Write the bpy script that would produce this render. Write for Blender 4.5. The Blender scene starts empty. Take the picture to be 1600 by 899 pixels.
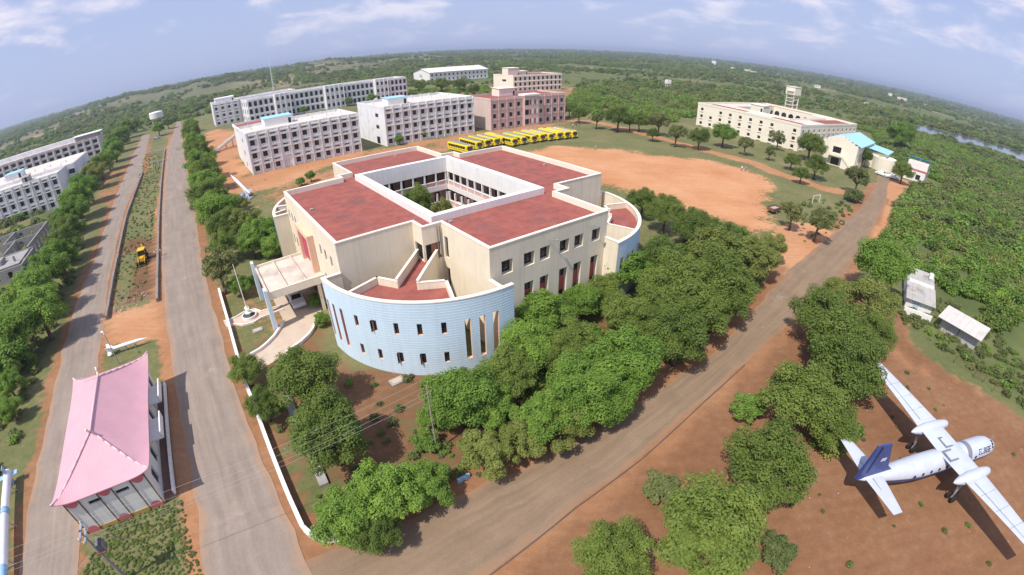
import bpy, math, random
import numpy as np
from mathutils import Vector, Matrix
from mathutils.geometry import tessellate_polygon
from mathutils import noise as mnoise

random.seed(7)
SC = bpy.context.scene
COL = SC.collection
PI = math.pi
R = math.radians

# ------------------------------------------------------------------ camera (drone with a wide lens)
PITCH, ROLL, CAMH = 0.51907, -0.00878, 37.0
cd = bpy.data.cameras.new('camera')
cd.type = 'PANO'
cd.panorama_type = 'FISHEYE_LENS_POLYNOMIAL'
cd.sensor_fit = 'HORIZONTAL'
cd.sensor_width = 36.0
cd.sensor_height = 36.0 * 575 / 1024
cd.fisheye_fov = R(178)
cd.fisheye_polynomial_k0 = 0.0
cd.fisheye_polynomial_k1 = -6.27821357e-02
cd.fisheye_polynomial_k2 = 8.69625074e-07
cd.fisheye_polynomial_k3 = 2.31881410e-05
cd.fisheye_polynomial_k4 = -3.88070045e-07
cd.clip_start = 0.1
cd.clip_end = 60000
cam = bpy.data.objects.new('camera', cd)
COL.objects.link(cam)
_fw = Vector((0, math.cos(PITCH), -math.sin(PITCH)))
_rt = Vector((1, 0, 0))
_up = Vector((0, math.sin(PITCH), math.cos(PITCH)))
_r = _rt * math.cos(ROLL) + _up * math.sin(ROLL)
_u = -_rt * math.sin(ROLL) + _up * math.cos(ROLL)
_m = Matrix((_r, _u, -_fw)).transposed().to_4x4()
_m.translation = (0, 0, CAMH)
cam.matrix_world = _m
SC.camera = cam

# ------------------------------------------------------------------ sky, sun, exposure
SUN_EL = R(56)
SHX, SHY = 0.66, 0.75            # ground direction in which shadows fall
_n = math.hypot(SHX, SHY)
to_sun = Vector((-SHX / _n * math.cos(SUN_EL), -SHY / _n * math.cos(SUN_EL), math.sin(SUN_EL)))
wd = bpy.data.worlds.new('World')
SC.world = wd
wd.use_nodes = True
nt = wd.node_tree
nt.nodes.clear()
out = nt.nodes.new('ShaderNodeOutputWorld')
bg = nt.nodes.new('ShaderNodeBackground')
bg.inputs['Strength'].default_value = 0.15
sky = nt.nodes.new('ShaderNodeTexSky')
sky.sky_type = 'NISHITA'
sky.sun_disc = False
sky.sun_elevation = SUN_EL
sky.sun_rotation = math.atan2(to_sun.x, to_sun.y)
sky.air_density = 1.0
sky.dust_density = 1.6
sky.ozone_density = 1.6
tc = nt.nodes.new('ShaderNodeTexCoord')
sep = nt.nodes.new('ShaderNodeSeparateXYZ')
nt.links.new(tc.outputs['Generated'], sep.inputs[0])
def wmath(op, a, b=None, clamp=False):
    n = nt.nodes.new('ShaderNodeMath'); n.operation = op; n.use_clamp = clamp
    for i, x in enumerate((a, b)):
        if x is None: continue
        if isinstance(x, (int, float)): n.inputs[i].default_value = x
        else: nt.links.new(x, n.inputs[i])
    return n.outputs[0]
zz = wmath('ADD', wmath('MAXIMUM', sep.outputs[2], 0.0), 0.24)
comb = nt.nodes.new('ShaderNodeCombineXYZ')
nt.links.new(wmath('DIVIDE', sep.outputs[0], zz), comb.inputs[0])
nt.links.new(wmath('DIVIDE', sep.outputs[1], zz), comb.inputs[1])
def wnoise(scale, detail, rough, off):
    mp = nt.nodes.new('ShaderNodeMapping'); mp.inputs['Location'].default_value = off
    nt.links.new(comb.outputs[0], mp.inputs[0])
    n = nt.nodes.new('ShaderNodeTexNoise')
    n.inputs['Scale'].default_value = scale; n.inputs['Detail'].default_value = detail
    n.inputs['Roughness'].default_value = rough; n.inputs['Distortion'].default_value = 0.25
    nt.links.new(mp.outputs[0], n.inputs['Vector'])
    return n.outputs['Fac']
n1 = wnoise(2.3, 9, 0.58, (3.1, 1.7, 0))
n2 = wnoise(0.62, 3, 0.5, (2.2, 6.1, 0))
cl = wmath('ADD', wmath('MULTIPLY', n1, 0.7), wmath('MULTIPLY', n2, 0.6))
mr = nt.nodes.new('ShaderNodeMapRange'); mr.interpolation_type = 'SMOOTHSTEP'
nt.links.new(cl, mr.inputs['Value'])
mr.inputs['From Min'].default_value = 0.645; mr.inputs['From Max'].default_value = 0.82
mr.inputs['To Max'].default_value = 0.75
fade = wmath('MULTIPLY', mr.outputs[0], wmath('MULTIPLY', wmath('MAXIMUM', sep.outputs[2], 0.0), 9.0, True))
mix = nt.nodes.new('ShaderNodeMix'); mix.data_type = 'RGBA'
nt.links.new(fade, mix.inputs['Factor'])
# thin haze of a humid day over the blue, then clouds
hz = nt.nodes.new('ShaderNodeMix'); hz.data_type = 'RGBA'
hz.inputs['Factor'].default_value = 0.86
nt.links.new(sky.outputs[0], hz.inputs['A'])
hz.inputs['B'].default_value = (2.45, 2.85, 4.45, 1)
nt.links.new(hz.outputs['Result'], mix.inputs['A'])
mix.inputs['B'].default_value = (5.6, 5.2, 5.6, 1)
nt.links.new(mix.outputs['Result'], bg.inputs['Color'])
nt.links.new(bg.outputs[0], out.inputs[0])

sl = bpy.data.lights.new('sun', 'SUN')
sl.energy = 4.1
sl.angle = R(0.55)
sl.color = (1.0, 0.94, 0.83)
sun = bpy.data.objects.new('sun', sl)
COL.objects.link(sun)
sun.rotation_euler = to_sun.to_track_quat('Z', 'Y').to_euler()
sun.location = (-80, -80, 150)
SC.view_settings.view_transform = 'Standard'
SC.view_settings.look = 'None'
SC.view_settings.exposure = 0.30
SC.view_settings.gamma = 1.0
SC.view_settings.use_curve_mapping = False
SC.render.engine = 'CYCLES'
SC.cycles.use_denoising = True
SC.cycles.max_bounces = 6
SC.cycles.diffuse_bounces = 3
SC.cycles.glossy_bounces = 2
SC.cycles.transmission_bounces = 3
SC.cycles.transparent_max_bounces = 4
SC.cycles.volume_bounces = 0
SC.cycles.sample_clamp_indirect = 4

# ------------------------------------------------------------------ materials
MATS = {}
def material(name, col, rough=0.8, var=0.12, scale=0.6, streak=0.0, bump=0.0, bscale=8.0, spec=0.3, metal=0.0,
             stain=None, stain_amt=0.0, stain_scale=0.25, rand=0.0, coord='Object', stain2=None, joints=None):
    """Principled surface with uneven colour: blotches, rain streaks and stains."""
    if name in MATS: return MATS[name]
    m = bpy.data.materials.new(name); m.use_nodes = True
    t = m.node_tree; nd = t.nodes; lk = t.links
    p = nd['Principled BSDF']
    p.inputs['Roughness'].default_value = rough
    p.inputs['Metallic'].default_value = metal
    p.inputs['Specular IOR Level'].default_value = spec
    co = nd.new('ShaderNodeTexCoord')
    if coord == 'World':
        g = nd.new('ShaderNodeNewGeometry'); vec = g.outputs['Position']
    else:
        vec = co.outputs['Object']
    def noise(sc, det=5, mapscale=None, r=0.6):
        n = nd.new('ShaderNodeTexNoise'); n.inputs['Scale'].default_value = sc; n.inputs['Detail'].default_value = det
        n.inputs['Roughness'].default_value = r
        v = vec
        if mapscale:
            mp = nd.new('ShaderNodeMapping'); mp.inputs['Scale'].default_value = mapscale
            lk.new(v, mp.inputs[0]); v = mp.outputs[0]
        lk.new(v, n.inputs['Vector']); return n.outputs['Fac']
    def rng(x, a, b, c, d):
        r = nd.new('ShaderNodeMapRange'); lk.new(x, r.inputs[0])
        for i, q in enumerate((a, b, c, d)): r.inputs[1 + i].default_value = q
        return r.outputs[0]
    def mul(a, b):
        x = nd.new('ShaderNodeMath'); x.operation = 'MULTIPLY'
        for i, q in enumerate((a, b)):
            if isinstance(q, float): x.inputs[i].default_value = q
            else: lk.new(q, x.inputs[i])
        return x.outputs[0]
    val = rng(noise(scale), 0.25, 0.75, 1 - var, 1 + var * 0.6)
    if streak:
        s = rng(noise(1.0, 4, (2.2, 2.2, 0.10)), 0.45, 0.75, 1.0, 1 - streak)
        val = mul(val, s)
    if rand:
        oi = nd.new('ShaderNodeObjectInfo')
        val = mul(val, rng(oi.outputs['Random'], 0, 1, 1 - rand, 1 + rand))
    vm = nd.new('ShaderNodeVectorMath'); vm.operation = 'SCALE'
    vm.inputs[0].default_value = col[:3]
    lk.new(val, vm.inputs['Scale'])
    res = vm.outputs[0]
    if stain:
        mx = nd.new('ShaderNodeMix'); mx.data_type = 'RGBA'
        f = rng(noise(stain_scale, 7, None, 0.65), 0.52, 0.68, 0.0, stain_amt)
        lk.new(f, mx.inputs['Factor']); lk.new(res, mx.inputs['A']); mx.inputs['B'].default_value = (*stain, 1)
        res = mx.outputs['Result']
    if stain2:                                   # small pale patches where the finish has worn away
        mx = nd.new('ShaderNodeMix'); mx.data_type = 'RGBA'
        f = rng(noise(stain_scale * 1.3, 8, (1.1, 0.9, 1), 0.7), 0.66, 0.76, 0.0, 0.8)
        lk.new(f, mx.inputs['Factor']); lk.new(res, mx.inputs['A']); mx.inputs['B'].default_value = (*stain2, 1)
        res = mx.outputs['Result']
    if joints:                                   # laid tiles: darker joints, tiles of slightly different tone
        br = nd.new('ShaderNodeTexBrick'); br.inputs['Scale'].default_value = 1.0; br.inputs['Brick Width'].default_value = joints[0]; br.inputs['Row Height'].default_value = joints[1]
        br.inputs['Mortar Size'].default_value = 0.035; br.inputs['Mortar Smooth'].default_value = 0.6; br.offset = 0.0
        br.inputs['Color1'].default_value = (1, 1, 1, 1); br.inputs['Color2'].default_value = (0.95, 0.95, 0.95, 1); br.inputs['Mortar'].default_value = (0.78, 0.76, 0.76, 1)
        lk.new(vec, br.inputs['Vector'])
        mj = nd.new('ShaderNodeMix'); mj.data_type = 'RGBA'; mj.blend_type = 'MULTIPLY'; mj.inputs['Factor'].default_value = 0.8
        lk.new(res, mj.inputs['A']); lk.new(br.outputs['Color'], mj.inputs['B']); res = mj.outputs['Result']
    lk.new(res, p.inputs['Base Color'])
    if bump:
        b = nd.new('ShaderNodeBump'); b.inputs['Strength'].default_value = bump; b.inputs['Distance'].default_value = 0.05
        lk.new(noise(bscale, 6), b.inputs['Height']); lk.new(b.outputs[0], p.inputs['Normal'])
    MATS[name] = m
    return m

CREAM = material('cream_plaster', (0.78, 0.69, 0.55), 0.85, 0.09, 0.35, 0.12, 0.1)
CREAMW = material('pale_plaster', (0.80, 0.73, 0.62), 0.85, 0.07, 0.4, 0.06, 0.1)
WHITE = material('white_paint', (0.79, 0.77, 0.75), 0.8, 0.07, 0.5, 0.09, 0.05)
GREYW = material('weathered_white_plaster', (0.76, 0.76, 0.78), 0.85, 0.10, 0.3, 0.22, 0.1, stain=(0.36, 0.35, 0.36), stain_amt=0.35)
DECK = material('weathered_roof_deck', (0.62, 0.57, 0.52), 0.9, 0.15, 0.3, 0, 0.2, stain=(0.30, 0.28, 0.26), stain_amt=0.5)
REDROOF = material('red_tile_roof_deck', (0.32, 0.098, 0.078), 0.85, 0.30, 0.7, 0, 0.25, 3.0, stain=(0.16, 0.085, 0.080), stain_amt=0.75, stain_scale=0.22, stain2=(0.52, 0.42, 0.40), joints=(0.9, 0.45))
PINKWALL = material('pink_plaster', (0.74, 0.44, 0.42), 0.85, 0.1, 0.5, 0.15)
PEACH = material('peach_plaster', (0.78, 0.50, 0.36), 0.85, 0.1, 0.5, 0.1)
REDPANEL = material('red_panel', (0.42, 0.09, 0.09), 0.7, 0.15, 1.5)
MAROON = material('maroon_louvre', (0.28, 0.05, 0.09), 0.7, 0.15, 1.5)
BLUEC = material('light_blue_cladding', (0.56, 0.69, 0.80), 0.75, 0.07, 0.3, 0.09)
BLUEG = material('light_blue_joint', (0.50, 0.64, 0.77), 0.8, 0.07, 0.25, 0.10)
GLASS = material('dark_window_glass', (0.025, 0.027, 0.032), 0.18, 0.3, 1.5, spec=0.5, rand=0.5)
FRAME = material('dark_window_frame', (0.05, 0.045, 0.045), 0.5, 0.1)
DARK = material('dark_opening', (0.03, 0.027, 0.025), 0.9, 0.3, 0.8)
BRICKR = material('brown_corridor_wall', (0.30, 0.16, 0.12), 0.9, 0.2, 0.6)
CONC = material('grey_concrete', (0.36, 0.34, 0.33), 0.9, 0.2, 0.5, 0.2, 0.2, stain=(0.12, 0.11, 0.11), stain_amt=0.5, stain_scale=0.5)
ASB = material('weathered_sheet_roof', (0.42, 0.40, 0.38), 0.9, 0.18, 0.5, 0, 0.2, stain=(0.16, 0.15, 0.14), stain_amt=0.7, stain_scale=0.35)
BLUEROOF = material('sky_blue_sheet_roof', (0.33, 0.60, 0.76), 0.5, 0.08, 0.4)
AZURE = material('azure_sheet_roof', (0.06, 0.36, 0.70), 0.5, 0.08, 0.6)
STONE = material('rubble_stone', (0.26, 0.22, 0.20), 0.95, 0.35, 1.6, 0, 0.5, 3)
CONCP = material('pale_pavement', (0.52, 0.42, 0.34), 0.9, 0.14, 0.5, 0, 0.1, stain=(0.36, 0.28, 0.22), stain_amt=0.5)
METAL = material('painted_steel_white', (0.78, 0.79, 0.83), 0.45, 0.06, 0.6, 0, 0, spec=0.5)
STEEL = material('galvanised_steel', (0.38, 0.39, 0.42), 0.5, 0.1, 1.5, metal=0.4)
WOODP = material('weathered_pole', (0.33, 0.29, 0.26), 0.9, 0.15, 1.0)
RUST = material('rusty_iron', (0.17, 0.09, 0.06), 0.9, 0.25, 2.0)
YEL = material('bus_yellow_paint', (0.80, 0.58, 0.02), 0.4, 0.05, 0.6, spec=0.5)
TYRE = material('black_rubber', (0.02, 0.02, 0.02), 0.85, 0.2, 3)
RIM = material('wheel_rim_grey', (0.45, 0.45, 0.45), 0.5, 0.1, 3)
LAMP = material('lamp_lens', (0.75, 0.75, 0.72), 0.2, 0.05, 3, spec=0.6)
SKIN = material('brown_skin', (0.26, 0.14, 0.09), 0.6, 0.05, 3)
HAIR = material('black_hair', (0.012, 0.010, 0.010), 0.6, 0.1, 3)

# ------------------------------------------------------------------ mesh helpers
class MB:
    """Collects faces; build() links them as ONE mesh object."""
    def __init__(s): s.v = []; s.f = []; s.m = []
    def add(s, vs, fs, m=0):
        o = len(s.v); s.v.extend([tuple(v) for v in vs])
        for f in fs: s.f.append(tuple(i + o for i in f)); s.m.append(m)
    def quad(s, a, b, c, d, m=0): s.add((a, b, c, d), ((0, 1, 2, 3),), m)
    def box(s, x0, y0, z0, x1, y1, z1, m=0, T=None):
        vs = [(x0, y0, z0), (x1, y0, z0), (x1, y1, z0), (x0, y1, z0), (x0, y0, z1), (x1, y0, z1), (x1, y1, z1), (x0, y1, z1)]
        if T is not None: vs = [tuple(T @ Vector(v)) for v in vs]
        s.add(vs, ((3, 2, 1, 0), (4, 5, 6, 7), (0, 1, 5, 4), (1, 2, 6, 5), (2, 3, 7, 6), (3, 0, 4, 7)), m)
    def beam(s, p0, p1, w, h, m=0):
        p0 = Vector(p0); p1 = Vector(p1); d = (p1 - p0); L = d.length
        q = d.to_track_quat('X', 'Z').to_matrix().to_4x4(); q.translation = p0
        s.box(0, -w / 2, -h / 2, L, w / 2, h / 2, m, q)
    def tube(s, p0, p1, r0, r1=None, n=10, m=0, cap=True):
        p0 = Vector(p0); p1 = Vector(p1); r1 = r0 if r1 is None else r1
        q = (p1 - p0).to_track_quat('Z', 'Y').to_matrix()
        vs = []
        for p, r in ((p0, r0), (p1, r1)):
            for i in range(n):
                a = 2 * PI * i / n
                vs.append(p + q @ Vector((r * math.cos(a), r * math.sin(a), 0)))
        fs = [(i, (i + 1) % n, n + (i + 1) % n, n + i) for i in range(n)]
        if cap: fs += [tuple(range(n))[::-1], tuple(range(n, 2 * n))]
        s.add(vs, fs, m)
    def path(s, pts, r, n=6, m=0):
        for a, b in zip(pts[:-1], pts[1:]): s.tube(a, b, r, r, n, m)
    def lathe(s, prof, n=16, m=0, T=None, a0=0.0, a1=2 * PI):
        """prof: (radius, z) pairs."""
        full = abs(a1 - a0) > 6.28
        k = n if full else n + 1
        vs = []
        for r, z in prof:
            for i in range(k):
                a = a0 + (a1 - a0) * i / n
                v = Vector((r * math.cos(a), r * math.sin(a), z))
                vs.append(T @ v if T is not None else v)
        fs = []
        for j in range(len(prof) - 1):
            for i in range(n):
                b = (i + 1) % k if full else i + 1
                fs.append((j * k + i, j * k + b, (j + 1) * k + b, (j + 1) * k + i))
        s.add(vs, fs, m)
    def prism(s, poly, z0, z1, m=0, mt=None, bottom=True):
        n = len(poly)
        s.add([(x, y, z0) for x, y in poly] + [(x, y, z1) for x, y in poly],
              [(i, (i + 1) % n, n + (i + 1) % n, n + i) for i in range(n)], m)
        s.flat([poly], z1, m if mt is None else mt)
        if bottom: s.flat([poly], z0, m)
    def flat(s, loops, z, m=0):
        L = [[Vector((x, y, 0)) for x, y in l] for l in loops]
        allv = [p for l in L for p in l]
        tr = tessellate_polygon(L)
        fs = []
        for t in tr:
            a, b, c = (allv[i] for i in t)
            fs.append(t if (b - a).cross(c - a).z > 0 else (t[0], t[2], t[1]))
        s.add([(p.x, p.y, z) for p in allv], fs, m)
    def mesh(s, name, mats, smooth=False):
        me = bpy.data.meshes.new(name)
        me.from_pydata(s.v, [], s.f)
        for x in (mats if isinstance(mats, (list, tuple)) else [mats]): me.materials.append(x)
        me.polygons.foreach_set('material_index', s.m)
        if smooth: me.polygons.foreach_set('use_smooth', [True] * len(s.f))
        me.update()
        return me
    def build(s, name, mats, parent=None, smooth=False, loc=None, rotz=0.0):
        return link(name, s.mesh(name, mats, smooth), parent, loc, rotz)

def link(name, me, parent=None, loc=None, rotz=0.0):
    o = bpy.data.objects.new(name, me)
    COL.objects.link(o)
    o.parent = parent
    if loc is not None: o.location = loc
    if rotz: o.rotation_euler = (0, 0, rotz)
    return o
def tag(o, label=None, cat=None, group=None, kind=None):
    if label: o['label'] = label
    if cat: o['category'] = cat
    if group: o['group'] = group
    if kind: o['kind'] = kind
    return o
def thing(name, label, cat, loc=(0, 0, 0), rotz=0.0, group=None, scale=None):
    o = bpy.data.objects.new(name, None); COL.objects.link(o)
    o.empty_display_size = 0.5
    o.location = loc; o.rotation_euler = (0, 0, rotz)
    if scale: o.scale = (scale, scale, scale)
    return tag(o, label, cat, group)
def copy_tree(o, parent=None):
    c = o.copy(); COL.objects.link(c); c.parent = parent
    for ch in o.children: copy_tree(ch, c)
    return c
ORD = ['first', 'second', 'third', 'fourth', 'fifth', 'sixth', 'seventh', 'eighth', 'ninth', 'tenth', 'eleventh', 'twelfth',
       'thirteenth', 'fourteenth', 'fifteenth', 'sixteenth', 'seventeenth', 'eighteenth', 'nineteenth', 'twentieth',
       'twenty-first', 'twenty-second', 'twenty-third', 'twenty-fourth', 'twenty-fifth', 'twenty-sixth', 'twenty-seventh',
       'twenty-eighth', 'twenty-ninth', 'thirtieth', 'thirty-first', 'thirty-second']

def facade(mb, fn, u0, u1, z0, z1, ops, depth, m=0, mrev=None, step=None):
    """Wall sheet with real openings: fn(u, z, d) gives the point d metres behind the face. ops: (u0, u1, z0, z1)."""
    mrev = m if mrev is None else mrev
    us = {round(u0, 4), round(u1, 4)}; zs = {round(z0, 4), round(z1, 4)}
    for a, b, c, d in ops:
        us |= {round(a, 4), round(b, 4)}; zs |= {round(c, 4), round(d, 4)}
    us = sorted(us); zs = sorted(zs)
    if step:
        e = []
        for a, b in zip(us[:-1], us[1:]):
            k = max(1, int(math.ceil((b - a) / step)))
            e += [a + (b - a) * i / k for i in range(k)]
        us = e + [us[-1]]
    for a, b in zip(us[:-1], us[1:]):
        run = None
        for c, d in zip(zs[:-1], zs[1:]):
            mu, mz = (a + b) / 2, (c + d) / 2
            hole = any(o[0] < mu < o[1] and o[2] < mz < o[3] for o in ops)
            if hole:
                if run: mb.quad(fn(a, run[0], 0), fn(b, run[0], 0), fn(b, run[1], 0), fn(a, run[1], 0), m); run = None
            else:
                run = (run[0], d) if run else (c, d)
        if run: mb.quad(fn(a, run[0], 0), fn(b, run[0], 0), fn(b, run[1], 0), fn(a, run[1], 0), m)
    for a, b, c, d in ops:
        P = lambda u, z, q: fn(u, z, q)
        mb.quad(P(a, c, 0), P(a, d, 0), P(a, d, depth), P(a, c, depth), mrev)
        mb.quad(P(b, d, 0), P(b, c, 0), P(b, c, depth), P(b, d, depth), mrev)
        mb.quad(P(a, c, 0), P(b, c, 0), P(b, c, depth), P(a, c, depth), mrev)
        mb.quad(P(a, d, 0), P(b, d, 0), P(b, d, depth), P(a, d, depth), mrev)

WIN = {}
def window_mesh(w, h, nx=2, ny=1, fr=None, pane=None, bar=0.06):
    """Window in the plane y=0 looking to -y, centred at x=0, from z=0."""
    fr = fr or FRAME; pane = pane or GLASS
    key = (round(w, 2), round(h, 2), nx, ny, fr.name, pane.name)
    if key not in WIN:
        b = MB()
        b.quad((-w / 2, 0, 0), (w / 2, 0, 0), (w / 2, 0, h), (-w / 2, 0, h), 1)
        for i in range(nx + 1):
            x = -w / 2 + w * i / nx
            x = min(max(x, -w / 2 + bar / 2), w / 2 - bar / 2)
            b.box(x - bar / 2, -0.05, 0, x + bar / 2, -0.005, h, 0)
        for j in range(ny + 1):
            z = min(max(h * j / ny, bar / 2), h - bar / 2)
            b.box(-w / 2, -0.047, z - bar / 2, w / 2, -0.008, z + bar / 2, 0)
        WIN[key] = b.mesh('window', [fr, pane])
    return WIN[key]
# ------------------------------------------------------------------ ground: one sheet to the horizon
ZONES = [  # polygon, soil amount, tone (0 brown red .. 1 pale orange), softness
    ([(-14, 3), (-2, 17), (5.7, 24.1), (13, 29.4), (22.8, 37.4), (37, 48.1), (50, 58), (66, 63), (70, 54), (64, 47), (66, 37.5), (68, 33), (70, 29), (80, -25), (-10, -25)], 1.0, 0.17, 3.0),
    ([(40, 50), (66, 63), (70, 54), (64, 47), (66, 37.5), (68, 33), (58, 34), (50, 44)], 1.02, 0.40, 5.0),
    ([(46, 62), (62, 64), (84, 82), (86, 92), (72, 96), (62, 91), (52, 74)], 1.0, 0.75, 3.0),
    ([(4, 160), (17.7, 174.5), (47.8, 165), (78.6, 153), (85, 136), (78, 120), (69, 106), (60, 92), (54, 84), (48, 100), (37, 114), (20, 122), (6, 140)], 1.0, 0.88, 8.0),
    ([(-208, 292), (-165, 265), (-112, 174), (-94, 149), (-60, 176), (-52, 170), (-72, 140), (-78, 122), (-90, 124), (-112, 152), (-152, 205), (-195, 262)], 0.95, 0.7, 8.0),
    ([(-60, 176), (-14, 208), (28, 240), (36, 228), (0, 196), (-18, 176), (-44, 142), (-62, 112), (-80, 112), (-78, 122), (-70, 142)], 0.60, 0.55, 7.0),
    ([(-40, 46), (-34, 39), (-18, 20), (-14, 20), (28, 46), (40, 58), (30, 64), (12, 58), (-4, 48), (-22, 44), (-35, 62)], 0.60, 0.05, 3.0),
    ([(-54, 66), (-35, 42), (-30, 44), (-34, 64), (-44, 76)], 0.48, 0.45, 2.5),
    ([(-76, 54), (-68, 58), (-65.5, 61), (-54, 52), (-60, 47), (-71, 48)], 1.0, 0.72, 2.5),
    ([(-110, 98), (-97, 83), (-92, 83), (-84, 73), (-74, 60), (-68, 63), (-90, 92)], 0.75, 0.0, 3.0),
    ([(-120, 400), (20, 480), (70, 440), (60, 330), (20, 300), (-30, 260), (-100, 330)], 0.60, 0.55, 25.0),
    ([(86, 92), (100, 108), (136, 140), (160, 160), (168, 152), (128, 118), (90, 84)], 0.9, 0.75, 3.0),
    ([(-200, 225), (-128, 118), (-160, 130), (-215, 190)], 0.5, 0.4, 5.0),
]
PATHS = [  # polyline, half width, soil, tone
    ([(24, 240), (45, 232), (57, 210), (69, 190), (80, 172), (90, 160), (95, 143), (104, 128), (122, 124)], 3.2, 0.85, 0.6),
    ([(-289, 352), (-196, 227), (-108, 114.5), (-75.8, 74.5), (-56, 51), (-42.5, 34.8), (-33.3, 23.9), (-20, 5)], 1.5, 1.0, 0.5),
    ([(-278, 346), (-177, 218), (-92, 111), (-63, 73.5), (-45, 51), (-32.5, 35.5), (-24, 25), (-18, 19)], 1.7, 0.9, 0.3),
    ([(-288, 306), (-149, 135), (-106, 83), (-89.5, 61), (-74.5, 42.6), (-61.5, 26.8), (-52, 13.6), (-42, 0)], 1.6, 0.8, 0.3),
    ([(-280, 308), (-169.5, 175), (-127.6, 118.5), (-87.5, 69.5), (-71, 50.8), (-61, 37), (-48, 20), (-38, 6)], 1.3, 0.95, 0.35),
    ([(-16, 19.4), (-2.6, 26.8), (6.6, 32), (15.8, 38.4), (26.8, 45.8), (39.6, 57.7), (54.5, 71.2), (73.5, 87), (101.4, 108.5), (136.5, 139.5)], 2.2, 0.95, 0.30),
    ([(-2.3, 17.3), (5.7, 24.1), (13, 29.4), (22.8, 37.4), (37, 48.1), (62.7, 66), (80.6, 81.1), (127.4, 123.6)], 2.2, 0.95, 0.35),
]
def seg_dist(px, py, poly, closed):
    d = np.full(px.shape, 1e9)
    n = len(poly)
    for i in range(n if closed else n - 1):
        ax, ay = poly[i]; bx, by = poly[(i + 1) % n]
        dx, dy = bx - ax, by - ay
        t = np.clip(((px - ax) * dx + (py - ay) * dy) / (dx * dx + dy * dy), 0, 1)
        d = np.minimum(d, np.hypot(px - ax - t * dx, py - ay - t * dy))
    return d
def inside(px, py, poly):
    c = np.zeros(px.shape, bool); n = len(poly)
    for i in range(n):
        ax, ay = poly[i]; bx, by = poly[(i + 1) % n]
        if ay == by: continue
        c ^= ((ay > py) != (by > py)) & (px < (bx - ax) * (py - ay) / (by - ay) + ax)
    return c
CAMPUS = [(-60, -10), (-340, 345), (-300, 400), (-150, 480), (60, 480), (75, 300), (110, 262), (245, 325), (262, 285), (175, 175), (170, 150), (86, 84), (74, 60), (68, 35), (80, -20)]

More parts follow.
